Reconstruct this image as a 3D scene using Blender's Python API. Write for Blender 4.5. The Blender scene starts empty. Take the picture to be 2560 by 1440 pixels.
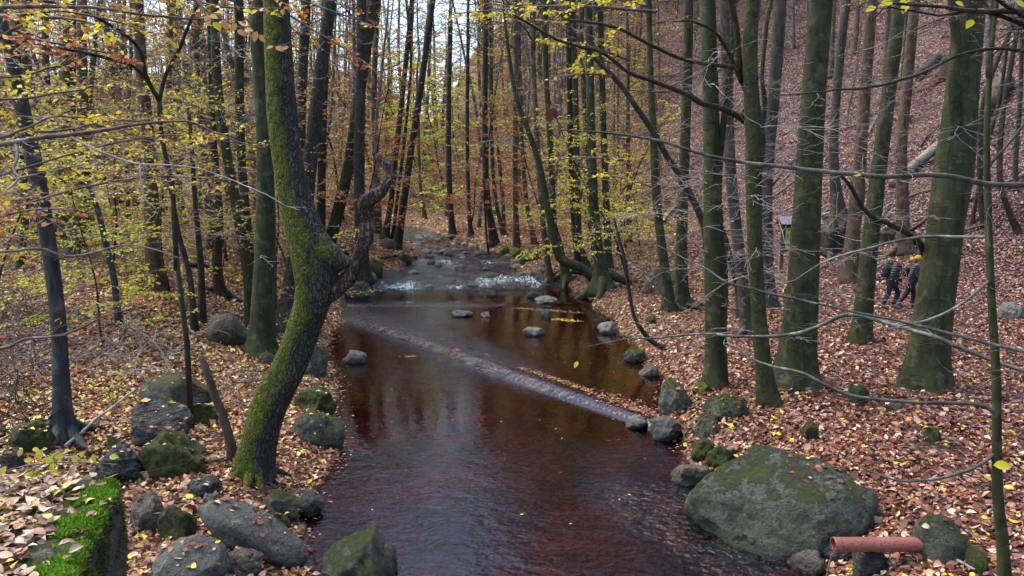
import bpy, bmesh, math, random
import numpy as np
from mathutils import Vector, Matrix, noise
from mathutils.bvhtree import BVHTree

rng = np.random.default_rng(7)
random.seed(7)
scene = bpy.context.scene
COL = scene.collection
R = math.radians

# ------------------------------------------------------------------ camera
F, CX, CY = 1900.0, 1280.0, 720.0
PITCH = R(6.6)
CAM = np.array([0.0, 0.0, 4.0])
cd = bpy.data.cameras.new('camera'); cam = bpy.data.objects.new('camera', cd); COL.objects.link(cam)
cam.location = CAM; cam.rotation_euler = (R(90) - PITCH, 0, 0)
cd.sensor_width = 36; cd.lens = 36 * F / 2560; cd.clip_end = 1000; cd.clip_start = 0.05
scene.camera = cam
FWD = np.array([0, math.cos(PITCH), -math.sin(PITCH)])

def ray(px, py):
    u, v = (px - CX) / F, (py - CY) / F
    return np.array([u, math.cos(PITCH) - v * math.sin(PITCH), -math.sin(PITCH) - v * math.cos(PITCH)])
def at(px, py, Y):
    d = ray(px, py); return CAM + d * (Y / d[1])
def onz(px, py, z):
    d = ray(px, py); return CAM + d * ((z - CAM[2]) / d[2])
def depth(p): return float(np.dot(np.asarray(p) - CAM, FWD))
def rpx(w, p): return 0.5 * w * depth(p) / F

# ------------------------------------------------------------------ noise
def _hash(ix, iy, s):
    h = (ix.astype(np.int64) * 374761393 + iy.astype(np.int64) * 668265263 + s * 144665) & 0x7fffffff
    h = ((h ^ (h >> 13)) * 1274126177) & 0x7fffffff
    return ((h ^ (h >> 16)) & 0xffff) / 65535.0
def vn(x, y, s=0):
    x = np.asarray(x, float); y = np.asarray(y, float)
    ix, iy = np.floor(x), np.floor(y); fx, fy = x - ix, y - iy
    fx = fx * fx * (3 - 2 * fx); fy = fy * fy * (3 - 2 * fy)
    a, b, c, d = _hash(ix, iy, s), _hash(ix + 1, iy, s), _hash(ix, iy + 1, s), _hash(ix + 1, iy + 1, s)
    return (a * (1 - fx) + b * fx) * (1 - fy) + (c * (1 - fx) + d * fx) * fy - 0.5
def sm(t):
    t = np.clip(t, 0, 1); return t * t * (3 - 2 * t)

# ------------------------------------------------------------------ the lie of the land
WA, WB = onz(955, 828, .08), onz(1560, 1040, .06)          # ends of the diagonal weir
_wd = (WB - WA)[:2]; _wd /= np.linalg.norm(_wd); WN = np.array([-_wd[1], _wd[0]])
if WN[1] < 0: WN = -WN
def weir_dist(x, y): return (x - WA[0]) * WN[0] + (y - WA[1]) * WN[1]
_ZY = [-40, 27.3, 27.7, 31.6, 32.0, 33.7, 38, 45, 49, 52, 60, 70]
_ZZ = [0, 0, .07, .10, .18, .42, .9, 1.2, 1.4, 1.7, 2.5, 3.4]
def zwater(x, y):
    y2 = y + (1.5 * vn(np.asarray(x) * .5, 3.7, 33) + .8 * vn(np.asarray(x) * 1.4, 8.1, 34)) * sm((np.asarray(y) - 29.5) / 2)
    return np.interp(y2, _ZY, _ZZ) + 0.15 * sm(weir_dist(x, y) / 0.32 + .5)

EDGE = [(1440, 785, 2065), (1300, 765, 1930), (1240, 808, 1850), (1180, 835, 1730), (1100, 838, 1695), (1050, 835, 1650),
        (1000, 835, 1650), (960, 838, 1655), (900, 826, 1612), (860, 822, 1585), (830, 828, 1548), (800, 868, 1530), (765, 845, 1490),
        (745, 858, 1478), (715, 925, 1405), (690, 950, 1335), (660, 1030, 1275), (640, 1058, 1262), (620, 1040, 1195), (600, 1005, 1150), (585, 1000, 1085)]
_ey, _exl, _exr = [], [], []
for (py, a, b) in EDGE:
    for k, (px, lst) in enumerate(((a, _exl), (b, _exr))):
        d = ray(px, py); ts = np.linspace(3, 75, 4000)
        zz = np.interp(ts * d[1], _ZY, _ZZ) + (.11 if ts[0] > 0 and py < 950 else 0)
        hit = np.argmax(CAM[2] + ts * d[2] < zz)
        p = CAM + d * ts[hit]
        lst.append(p[0])
        if k == 0: _ey.append(p[1])
_ey += [56, 60, 66, 74]; _exl += [-12, -18, -27, -38]; _exr += [-8.5, -14, -23, -34]
_ey, _exl, _exr = map(np.array, (_ey, _exl, _exr))
_o = np.argsort(_ey); _ey, _exl, _exr = _ey[_o], _exl[_o], _exr[_o]
def xl(y): return np.interp(y, _ey, _exl) + .35 * vn(np.asarray(y) * 1.1, 3.3, 5) * np.clip((np.asarray(y)-6)/10, 0.3, 1)
def xr(y): return np.interp(y, _ey, _exr) + .35 * vn(np.asarray(y) * 1.1, 9.3, 6) * np.clip((np.asarray(y)-6)/10, 0.3, 1)

FOOT = np.array([(30, -40), (22, 5), (19.3, 15), (16.8, 25), (14, 34), (11.2, 44), (8.5, 52), (3, 59), (-6, 64), (-16, 71), (-30, 84), (-60, 105), (-170, 150)], float)
def foot_dist(x, y):
    x = np.asarray(x, float); y = np.asarray(y, float)
    best = np.full(np.broadcast(x, y).shape, 1e9); sgn = np.ones_like(best)
    for (a, b) in zip(FOOT[:-1], FOOT[1:]):
        dx, dy = b - a
        t = np.clip(((x - a[0]) * dx + (y - a[1]) * dy) / (dx * dx + dy * dy), 0, 1)
        ex, ey = x - (a[0] + t * dx), y - (a[1] + t * dy)
        d = np.hypot(ex, ey); s = np.where(dy * ex - dx * ey > 0, 1.0, -1.0)
        m = d < best; best = np.where(m, d, best); sgn = np.where(m, s, sgn)
    return best * sgn
def land_dist(x, y): return np.maximum(xl(y) - x, x - xr(y))
def H(x, y):
    x = np.asarray(x, float); y = np.asarray(y, float)
    zw = zwater(x, y); dl = xl(y) - x; dr = x - xr(y); d = np.maximum(dl, dr)
    bed = zw - .05 - .33 * sm(-d / 1.3) + .07 * vn(x * 2.2, y * 2.2, 2) * sm(-d / .7)
    zl = np.interp(y, [-20, 5, 9, 15, 20, 26, 50, 80, 110, 200], [.6, .6, .7, 1.0, 1.7, 2.25, 4.2, 6.6, 8.5, 14])
    zr = np.interp(y, [-20, 24, 33, 40, 50, 60, 90], [.55, .57, .98, 1.4, 2.0, 2.9, 4.5])
    low = zw + .03 + .27 * sm(d / .9)
    left = low + (np.maximum(zl + .012 * np.clip(dl - 5, 0, 60), low) - low) * sm(dl / 6.5)
    right = low + (np.maximum(zr, low) - low) * sm(dr / 2.6)
    land = np.where(dl > dr, left, right)
    rough = (.10 * vn(x * .55, y * .55, 11) + .07 * vn(x * 1.7, y * 1.7, 12) + .035 * vn(x * 4.5, y * 4.5, 13)) * sm(d / 1.0)
    far = sm((y - 60) / 12)
    base = np.where(d < 0, bed * (1 - far) + (zl + 0 * d) * far, land * (1 - far * (dr > dl)) + zl * far * (dr > dl)) + rough
    fd = foot_dist(x, y)
    s = .30 + .20 * sm((x + 45) / 40) + .13 * sm((x - 2) / 12)
    soft = np.where(fd > -4, np.where(fd < 4, (np.clip(fd, -4, 4) + 4) ** 2 / 16, fd), 0)
    h = s * soft + soft.clip(0, 3) / 3 * (1.3 * vn(x * .12, y * .12, 21) + .8 * vn(x * .35, y * .35, 22) + .4 * vn(x * 1.0, y * 1.0, 23))
    az = x / np.maximum(y, 1.0); notch = 1 - .68 * np.exp(-((az + .11) / .055) ** 2) * sm((y - 56) / 14)
    return base + 36 * np.tanh(h / 36) * notch
def ground(px, py):
    d = ray(px, py); ts = 1.6 * (200 / 1.6) ** np.linspace(0, 1, 3000)
    P = CAM + ts[:, None] * d
    f = P[:, 2] - H(P[:, 0], P[:, 1])
    k = int(np.argmax(f < 0))
    if f[k] >= 0: return CAM + d * 90
    t = ts[k - 1] + (ts[k] - ts[k - 1]) * f[k - 1] / (f[k - 1] - f[k])
    return CAM + d * t
def onground(x, y, dz=0): return np.array([x, y, float(H(x, y)) + dz])
def surf(px, py):
    """ground or water, whichever the ray meets first"""
    g = ground(px, py); d = ray(px, py)
    zz = float(zwater(g[0], g[1]))
    if g[2] < zz and land_dist(g[0], g[1]) < .3:
        for _ in range(6):
            p = CAM + d * ((zz - CAM[2]) / d[2]); zz = float(zwater(p[0], p[1]))
        return p
    return g

# ------------------------------------------------------------------ mesh builder
def norm(v):
    v = np.asarray(v, float); return v / (np.linalg.norm(v) + 1e-12)
class MB:
    def __init__(s): s.v, s.q, s.t, s.c, s.n = [], [], [], [], 0
    def add(s, V, quads=None, tris=None, col=None):
        V = np.asarray(V, float)
        s.v.append(V)
        if quads is not None and len(quads): s.q.append(np.asarray(quads) + s.n)
        if tris is not None and len(tris): s.t.append(np.asarray(tris) + s.n)
        s.c.append(np.tile((1., 1, 1), (len(V), 1)) if col is None else np.asarray(col, float))
        s.n += len(V)
    def tube(s, pts, radii, n=6, cap=True, wob=None):
        pts = np.asarray(pts, float); m = len(pts); radii = np.broadcast_to(np.asarray(radii, float), (m,))
        T = np.gradient(pts, axis=0); T /= np.linalg.norm(T, axis=1)[:, None] + 1e-12
        ref = np.eye(3)[int(np.argmin(np.abs(T).max(0)))]
        N = np.cross(T, ref); N /= np.linalg.norm(N, axis=1)[:, None] + 1e-12
        B = np.cross(T, N)
        a = np.linspace(0, 2 * np.pi, n, endpoint=False)
        rr = radii[:, None] * np.ones((1, n)) if wob is None else radii[:, None] * wob
        V = pts[:, None, :] + rr[..., None] * (np.cos(a)[None, :, None] * N[:, None, :] + np.sin(a)[None, :, None] * B[:, None, :])
        V = V.reshape(-1, 3)
        i = np.arange(m - 1)[:, None] * n; j = np.arange(n)[None]; j2 = (j + 1) % n
        Q = np.stack([i + j, i + j2, i + n + j2, i + n + j], -1).reshape(-1, 4)
        tr = None
        if cap:
            V = np.vstack([V, pts[0], pts[-1] + T[-1] * radii[-1] * .6]); c0, c1 = m * n, m * n + 1
            jj = np.arange(n); k2 = (jj + 1) % n
            tr = np.vstack([np.stack([np.full(n, c0), k2, jj], -1), np.stack([np.full(n, c1), (m - 1) * n + jj, (m - 1) * n + k2], -1)])
        s.add(V, Q, tr)
    def leaves(s, C, D, N, L, Wd, col, fold=.12, big=False, curl=None):
        C, D, N = (np.asarray(a, float) for a in (C, D, N)); k = len(C)
        if k == 0: return
        D = D / (np.linalg.norm(D, axis=1)[:, None] + 1e-9)
        S = np.cross(N, D); S /= np.linalg.norm(S, axis=1)[:, None] + 1e-9
        N = np.cross(D, S)
        L = np.broadcast_to(L, (k,))[:, None]; Wd = np.broadcast_to(Wd, (k,))[:, None]
        if not big:
            f = fold * Wd if curl is None else np.asarray(curl)[:, None] * Wd
            mid = C + D * L * .45
            V = np.stack([C, mid + S * Wd * .5 + N * f, C + D * L - N * f * .3, mid - S * Wd * .5 + N * f], 1).reshape(-1, 3)
            o = np.arange(k)[:, None] * 4
            tr = np.concatenate([o + [0, 1, 2], o + [0, 2, 3]]); qd = None; per = 4
        else:
            ts = np.array([0, .22, .5, .78, 1.0]); ws = np.array([.05, .8, 1.0, .6, .0])
            f = fold if curl is None else np.asarray(curl)[:, None]
            rows = []
            for t, w in zip(ts, ws):
                m_ = C + D * L * t - N * L * f * (t - .5) ** 2 * 1.6
                rows += [m_ + S * Wd * .5 * w + N * Wd * f * w * .8, m_, m_ - S * Wd * .5 * w + N * Wd * f * w * .8]
            V = np.stack(rows, 1).reshape(-1, 3); per = 15
            o = np.arange(k)[:, None] * 15; qs = []
            for r_ in range(4):
                b = r_ * 3
                qs += [o + [b, b + 1, b + 4, b + 3], o + [b + 1, b + 2, b + 5, b + 4]]
            qd = np.concatenate(qs); tr = None
        s.add(V, qd, tr, np.repeat(np.asarray(col, float), per, 0))
    def arrays(s):
        V = np.vstack(s.v); q = np.vstack(s.q) if s.q else np.zeros((0, 4), int); t = np.vstack(s.t) if s.t else np.zeros((0, 3), int)
        return V, q, t
    def mesh(s, name, mat, smooth=True, color=False, origin=None):
        me = bpy.data.meshes.new(name)
        if not s.v: return me
        V, q, t = s.arrays()
        if origin is not None: V = V - np.asarray(origin)
        me.vertices.add(len(V)); me.vertices.foreach_set('co', V.astype(np.float32).ravel())
        nl = q.size + t.size
        me.loops.add(nl); me.loops.foreach_set('vertex_index', np.concatenate([q.ravel(), t.ravel()]).astype(np.int32))
        st = np.concatenate([np.arange(len(q)) * 4, q.size + np.arange(len(t)) * 3]).astype(np.int32)
        me.polygons.add(len(st)); me.polygons.foreach_set('loop_start', st)
        me.polygons.foreach_set('use_smooth', np.full(len(st), smooth))
        me.update(calc_edges=True)
        if color:
            a = me.color_attributes.new('leaf_color', 'FLOAT_COLOR', 'POINT')
            c = np.hstack([np.vstack(s.c), np.ones((len(V), 1))]).astype(np.float32)
            a.data.foreach_set('color', c.ravel())
        if mat: me.materials.append(mat)
        return me
    def build(s, name, mat, parent=None, smooth=True, color=False, origin=None, loc=None):
        me = s.mesh(name, mat, smooth, color, origin)
        return link(name, me, parent, loc)
def link(name, me, parent=None, loc=None):
    o = bpy.data.objects.new(name, me); COL.objects.link(o)
    if parent is not None: o.parent = parent
    if loc is not None: o.location = [float(c) for c in loc]
    return o
def tag(o, label, cat, group=None, kind=None):
    o['label'] = label
    if cat: o['category'] = cat
    if group: o['group'] = group
    if kind: o['kind'] = kind
    return o
def thing(name, label, cat, loc=(0, 0, 0), group=None):
    o = bpy.data.objects.new(name, None); COL.objects.link(o); o.location = [float(c) for c in loc]
    o.empty_display_size = .2
    return tag(o, label, cat, group)
def copy_tree(o, parent=None):
    c = o.copy(); COL.objects.link(c)
    if parent is not None: c.parent = parent
    for ch in list(o.children): copy_tree(ch, c)
    return c
def cr(pts, n):
    """Catmull-Rom resample rows of any width to n rows, even in arc length"""
    P = np.asarray(pts, float)
    if len(P) == 2:
        t = np.linspace(0, 1, n)[:, None]; return P[0] * (1 - t) + P[1] * t
    E = np.vstack([2 * P[0] - P[1], P, 2 * P[-1] - P[-2]]); out = []
    for i in range(len(P) - 1):
        a, b, c, d = E[i:i + 4]
        for t in np.linspace(0, 1, 16, endpoint=False):
            out.append(.5 * (2 * b + (c - a) * t + (2 * a - 5 * b + 4 * c - d) * t * t + (3 * b - a - 3 * c + d) * t ** 3))
    out.append(P[-1]); out = np.array(out)
    s = np.concatenate([[0], np.cumsum(np.linalg.norm(np.diff(out[:, :3], axis=0), axis=1))])
    g = np.linspace(0, s[-1], n)
    return np.stack([np.interp(g, s, out[:, k]) for k in range(out.shape[1])], 1)
# ------------------------------------------------------------------ materials
class NT:
    def __init__(s, name):
        s.m = bpy.data.materials.new(name); s.m.use_nodes = True; s.t = s.m.node_tree; s.t.nodes.clear()
        s.out = s.t.nodes.new('ShaderNodeOutputMaterial')
    def n(s, typ, **kw):
        o = s.t.nodes.new('ShaderNode' + typ)
        for k, v in kw.items():
            if k.startswith('i_'):
                key = k[2:]; key = int(key) if key.isdigit() else key.replace('_', ' ')
                s.put(o.inputs[key], v)
            else: setattr(o, k, v)
        return o
    def put(s, sock, v):
        if isinstance(v, bpy.types.NodeSocket): s.t.links.new(v, sock)
        elif isinstance(v, bpy.types.Node): s.t.links.new(v.outputs[0], sock)
        else:
            if sock.type == 'RGBA' and len(v) == 3: v = (*v, 1)
            sock.default_value = v
    def coord(s, kind='Object', scale=(1, 1, 1)):
        c = s.n('TexCoord'); m = s.n('Mapping'); s.put(m.inputs['Vector'], c.outputs[kind]); m.inputs['Scale'].default_value = scale
        return m.outputs[0]
    def noise(s, vec, scale, detail=5, rough=.55, dist=0.0):
        o = s.n('TexNoise', i_Scale=scale, i_Detail=detail, i_Roughness=rough, i_Distortion=dist); s.put(o.inputs['Vector'], vec); return o.outputs['Fac']
    def ramp(s, fac, stops, interp='LINEAR'):
        o = s.n('ValToRGB'); s.put(o.inputs[0], fac); cr_ = o.color_ramp; cr_.interpolation = interp
        while len(cr_.elements) < len(stops): cr_.elements.new(.5)
        for e, (p, c) in zip(cr_.elements, stops):
            e.position = p; e.color = (*c, 1) if len(c) == 3 else c
        return o.outputs[0]
    def ss(s, fac, a, b):
        o = s.n('MapRange', interpolation_type='SMOOTHSTEP'); s.put(o.inputs[0], fac); o.inputs[1].default_value = a; o.inputs[2].default_value = b; return o.outputs[0]
    def mix(s, f, a, b, blend='MIX'):
        o = s.n('Mix', data_type='RGBA', blend_type=blend); s.put(o.inputs[0], f); s.put(o.inputs[6], a); s.put(o.inputs[7], b); return o.outputs[2]
    def math(s, op, a, b=0.0):
        o = s.n('Math', operation=op); s.put(o.inputs[0], a); s.put(o.inputs[1], b); return o.outputs[0]
    def bump(s, h, strength=.4, dist=.02, nrm=None):
        o = s.n('Bump', i_Strength=strength, i_Distance=dist); s.put(o.inputs['Height'], h)
        if nrm is not None: s.put(o.inputs['Normal'], nrm)
        return o.outputs[0]
    def principled(s, col, rough=.7, nrm=None, spec=.3, **kw):
        o = s.n('BsdfPrincipled'); s.put(o.inputs['Base Color'], col); s.put(o.inputs['Roughness'], rough); s.put(o.inputs['Specular IOR Level'], spec)
        if nrm is not None: s.put(o.inputs['Normal'], nrm)
        for k, v in kw.items(): s.put(o.inputs[k.replace('_', ' ')], v)
        return o.outputs[0]
    def done(s, sh): s.put(s.out.inputs['Surface'], sh); return s.m

def mat_bark(name, c1, c2, c3, rough_bark=0.3, moss=0.0, moss_dir=(0, 0, 1), zs=.25, hband=0.0, lichen=.25, mossk=1.0):
    s = NT(name); v = s.coord('Object', (1, 1, zs)); v1 = s.coord('Object')
    n1 = s.noise(v, 9, 6, .65); n2 = s.noise(v1, 1.6, 4, .6); n3 = s.noise(v, 38, 4, .6)
    col = s.ramp(n2, [(.3, c1), (.5, c2), (.68, c3)])
    col = s.mix(s.ss(n1, .42, .72), col, [c * .55 for c in c1])
    h = s.math('ADD', n1, s.math('MULTIPLY', n3, .4))
    if hband:
        vb = s.coord('Object', (.35, .35, 1)); nb = s.noise(vb, 13, 3, .5, .3)
        b = s.ss(nb, .58, .66)
        col = s.mix(s.math('MULTIPLY', b, .55), col, [c * .4 for c in c2]); h = s.math('SUBTRACT', h, s.math('MULTIPLY', b, hband))
    nb_ = s.noise(v1, 4.5, 5, .65); col = s.mix(s.math('MULTIPLY', s.ss(nb_, .52, .66), .45), col, [min(.4, c * 2.1) for c in c3]); nd_ = s.noise(s.coord('Object', (1, 1, .12)), 5.5, 4, .6); col = s.mix(s.math('MULTIPLY', s.ss(nd_, .5, .7), .5), col, [c * .45 for c in c1])
    if hband:
        ky = s.n('TexVoronoi', feature='F1', i_Scale=2.1); s.put(ky.inputs['Vector'], s.coord('Object', (1, 1, .8))); kn = s.math('SUBTRACT', 1.0, s.ss(ky.outputs['Distance'], .07, .13)); col = s.mix(s.math('MULTIPLY', kn, .75), col, [c * .35 for c in c1]); h = s.math('SUBTRACT', h, s.math('MULTIPLY', kn, .5))
    if lichen:
        nl = s.noise(v1, 26, 3, .5)
        col = s.mix(s.math('MULTIPLY', s.ss(nl, .68, .76), lichen), col, (.36, .38, .28))
    if rough_bark > .5:
        vo = s.n('TexVoronoi', feature='DISTANCE_TO_EDGE', i_Scale=24.0); vv = s.coord('Object', (1, 1, .22))
        nv = s.n('Mix', data_type='VECTOR'); 
        wv = s.n('TexNoise', i_Scale=6.0); s.put(wv.inputs['Vector'], v1)
        add = s.n('VectorMath', operation='MULTIPLY_ADD'); s.put(add.inputs[0], wv.outputs['Color']); add.inputs[1].default_value = (.12, .12, .12); s.put(add.inputs[2], vv)
        s.put(vo.inputs['Vector'], add.outputs[0])
        e = s.ss(vo.outputs[0], .0, .22)
        col = s.mix(e, [c * .55 for c in c1], col); h = s.math('ADD', s.math('MULTIPLY', e, 1.2), s.math('MULTIPLY', h, .5))
    if moss:
        g = s.n('NewGeometry'); d = s.n('VectorMath', operation='DOT_PRODUCT'); s.put(d.inputs[0], g.outputs['Normal']); d.inputs[1].default_value = tuple(norm(moss_dir))
        nm = s.noise(v1, 3.2, 6, .7); nf = s.noise(v1, 60, 3, .6)
        f = s.math('ADD', s.math('MULTIPLY', d.outputs['Value'], .42), s.math('MULTIPLY', nm, 1.1))
        f = s.ss(f, .95 - moss, 1.14 - moss)
        mc = s.ramp(s.noise(v1, 14, 5, .7), [(.3, (.034 * mossk, .045 * mossk, .006)), (.5, (.085 * mossk, .104 * mossk, .010)), (.7, (.19 * mossk, .195 * mossk, .025))])
        col = s.mix(f, col, mc); h = s.math('ADD', h, s.math('MULTIPLY', f, s.math('ADD', .4, nf)))
    nr = s.bump(h, .8, .012 + .03 * rough_bark)
    return s.done(s.principled(col, .75, nr, .25))

def mat_leaf(name='leaf', trans=.4, rough=.5, sat=1.0):
    s = NT(name); a = s.n('Attribute', attribute_name='leaf_color')
    p = s.principled(a.outputs['Color'], rough, None, .35)
    t = s.n('BsdfTranslucent'); s.put(t.inputs[0], a.outputs['Color'])
    m = s.n('MixShader'); m.inputs[0].default_value = trans; s.put(m.inputs[1], p); s.put(m.inputs[2], t.outputs[0])
    return s.done(m.outputs[0])

def mat_rock(name, c1, c2, c3, moss=.0, mossc=1.0, lichen=.3, strat=0.0, wet=.65):
    s = NT(name); v = s.coord('Object'); g = s.n('NewGeometry'); sx = s.n('SeparateXYZ'); s.put(sx.inputs[0], g.outputs['Normal'])
    n1 = s.noise(v, 3.5, 8, .65); n2 = s.noise(v, 22, 6, .65); n3 = s.noise(v, 90, 3, .6)
    col = s.ramp(n1, [(.3, c1), (.5, c2), (.7, c3)])
    col = s.mix(s.ss(n2, .4, .75), col, [c * .5 for c in c1])
    col = s.mix(s.math('MULTIPLY', s.ss(n3, .56, .66), .5), col, (.22, .22, .19)); n4 = s.noise(v, 48, 5, .7); col = s.mix(s.math('MULTIPLY', s.ss(n4, .5, .64), .6), col, [c * .4 for c in c1])
    h = s.math('ADD', s.math('MULTIPLY', n1, .8), s.math('ADD', s.math('MULTIPLY', n2, .6), s.math('MULTIPLY', n3, .2)))
    if strat:
        vs = s.coord('Object', (1, 1, 5)); ns = s.noise(vs, 5, 5, .6, .6); h = s.math('ADD', h, s.math('MULTIPLY', s.ss(ns, .42, .58), strat))
    if lichen:
        nl = s.noise(v, 7.5, 4, .6); col = s.mix(s.math('MULTIPLY', s.ss(nl, .62, .7), lichen), col, (.30, .36, .27))
    cr_ = s.n('TexVoronoi', feature='DISTANCE_TO_EDGE', i_Scale=2.3); cw = s.n('TexNoise', i_Scale=2.0, i_Detail=5.0); s.put(cw.inputs['Vector'], v); ca = s.n('VectorMath', operation='MULTIPLY_ADD'); s.put(ca.inputs[0], cw.outputs['Color']); ca.inputs[1].default_value = (.7, .7, .7); s.put(ca.inputs[2], v); s.put(cr_.inputs['Vector'], ca.outputs[0]); ck = s.ss(cr_.outputs[0], 0.0, .006); h = s.math('ADD', h, s.math('MULTIPLY', ck, .3)); col = s.mix(ck, [c * .65 for c in c1], col)
    if moss:
        nm = s.noise(v, 2.6, 7, .72, .4); nf = s.noise(v, 70, 4, .7)
        f = s.math('ADD', s.math('MULTIPLY', sx.outputs['Z'], .3), nm); f = s.math('ADD', f, s.math('MULTIPLY', nf, .18))
        f = s.ss(f, 1.02 - moss, 1.12 - moss)
        k = mossc
        mc = s.ramp(s.noise(v, 18, 6, .75), [(.3, (.022 * k, .036 * k, .005)), (.5, (.06 * k, .085 * k, .009)), (.72, (.15 * k, .17 * k, .022))])
        col = s.mix(f, col, mc); h = s.math('ADD', h, s.math('MULTIPLY', f, s.math('ADD', .35, s.math('MULTIPLY', nf, 1.6))))
    sz_ = s.n('SeparateXYZ'); s.put(sz_.inputs[0], g.outputs['Position']); wl = s.math('SUBTRACT', 1.0, s.ss(s.math('ADD', sz_.outputs['Z'], s.math('MULTIPLY', n1, -.16)), .02, .09))
    col = s.mix(s.math('MULTIPLY', wl, .62), col, (.012, .012, .010)); wet = s.math('SUBTRACT', wet, s.math('MULTIPLY', wl, .35))
    return s.done(s.principled(col, wet, s.bump(h, 1.0, .07), .35))

def mat_plain(name, col, rough=.6, nz=.25, scale=30, spec=.3, bump=.2, metal=0):
    s = NT(name); v = s.coord('Object'); n = s.noise(v, scale, 5, .6)
    c = s.mix(s.ss(n, .3, .75), [min(1, a * (1 + nz)) for a in col], [a * (1 - nz) for a in col])
    return s.done(s.principled(c, rough, s.bump(n, bump, .01), spec, Metallic=metal))

BEECH = mat_bark('beech_bark_green', (.026, .034, .012), (.042, .051, .018), (.070, .066, .032), .12, 0, hband=.35)
BEECHG = mat_bark('beech_bark_grey', (.045, .044, .032), (.062, .060, .044), (.092, .078, .058), .12, 0, hband=.35)
BEECHM = mat_bark('beech_bark_mossy', (.030, .034, .014), (.044, .048, .018), (.07, .062, .034), .2, .16, (-.5, -.4, .2), hband=.3, mossk=.45)
DARKB = mat_bark('dark_bark', (.024, .022, .015), (.038, .035, .022), (.06, .05, .035), .3, 0, lichen=.15)
BROWNB = mat_bark('brown_bark', (.075, .052, .030), (.10, .07, .042), (.14, .10, .065), .35, 0, lichen=.12)
GREYB = mat_bark('fissured_grey_bark', (.06, .056, .046), (.085, .078, .064), (.12, .11, .09), .9, 0, lichen=.25)
OAK = mat_bark('oak_bark_mossy', (.062, .062, .046), (.092, .090, .066), (.13, .122, .095), .8, .50, (-.85, -.1, .62), lichen=.2, mossk=1.05)
SHAG = mat_bark('shaggy_dead_bark', (.075, .055, .04), (.13, .098, .072), (.23, .18, .14), .95, 0, zs=.12, lichen=.2)
SLATEB = mat_bark('slate_bark', (.030, .034, .034), (.046, .052, .050), (.085, .086, .074), .4, .06, (-.8, 0, .3), lichen=.35)
FARB = mat_bark('far_bark', (.08, .068, .058), (.115, .098, .084), (.165, .145, .125), .1, 0, lichen=.1)
FARG = mat_bark('far_bark_green', (.052, .054, .030), (.078, .076, .048), (.12, .106, .078), .1, 0, lichen=.1)
TWIG = mat_bark('pale_twig', (.20, .175, .16), (.31, .28, .26), (.44, .42, .40), .1, 0, lichen=.4)
TWIGD = mat_bark('brown_twig', (.07, .052, .042), (.13, .10, .085), (.27, .225, .20), .1, 0, lichen=.2)
LIMB = mat_bark('grey_limb', (.05, .047, .038), (.10, .094, .08), (.24, .23, .21), .2, .05, (0, 0, 1), lichen=.6)
LEAF = mat_leaf('autumn_leaf', .42)
LITTER = mat_leaf('fallen_leaf', .12, .42)
R_GREY = mat_rock('rock_grey', (0.075, 0.080, 0.068), (0.109, 0.109, 0.090), (0.144, 0.139, 0.117), 0, lichen=.25)
R_SOME = mat_rock('rock_some_moss', (0.083, 0.080, 0.064), (0.113, 0.109, 0.087), (0.151, 0.144, 0.113), .30, 1.0, .35)
R_MOSS = mat_rock('rock_mossy', (0.075, 0.071, 0.057), (0.099, 0.090, 0.075), (0.128, 0.120, 0.099), .50, 1.0, .2)
R_BRIGHT = mat_rock('rock_bright_moss', (0.075, 0.075, 0.057), (0.099, 0.090, 0.075), (0.128, 0.120, 0.099), .55, 1.7, .2)
R_BROWN = mat_rock('rock_brown', (0.087, 0.071, 0.049), (0.117, 0.099, 0.068), (0.151, 0.132, 0.099), .08, .9, .3)
R_DARK = mat_rock('rock_dark_layered', (0.045, 0.049, 0.046), (0.068, 0.071, 0.068), (0.106, 0.113, 0.106), .16, 1.0, .25, strat=1.2)
R_PALE = mat_rock('rock_pale', (0.151, 0.151, 0.128), (0.203, 0.196, 0.165), (0.257, 0.249, 0.219), .12, 1.0, .4)
R_GREEN = mat_rock('rock_green_film', (0.064, 0.075, 0.045), (0.094, 0.106, 0.064), (0.128, 0.136, 0.090), .30, 1.0, .45)
R_WALL = mat_rock('wall_stone', (0.087, 0.083, 0.068), (0.120, 0.113, 0.094), (0.158, 0.151, 0.128), .26, 1.0, .3)

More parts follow.
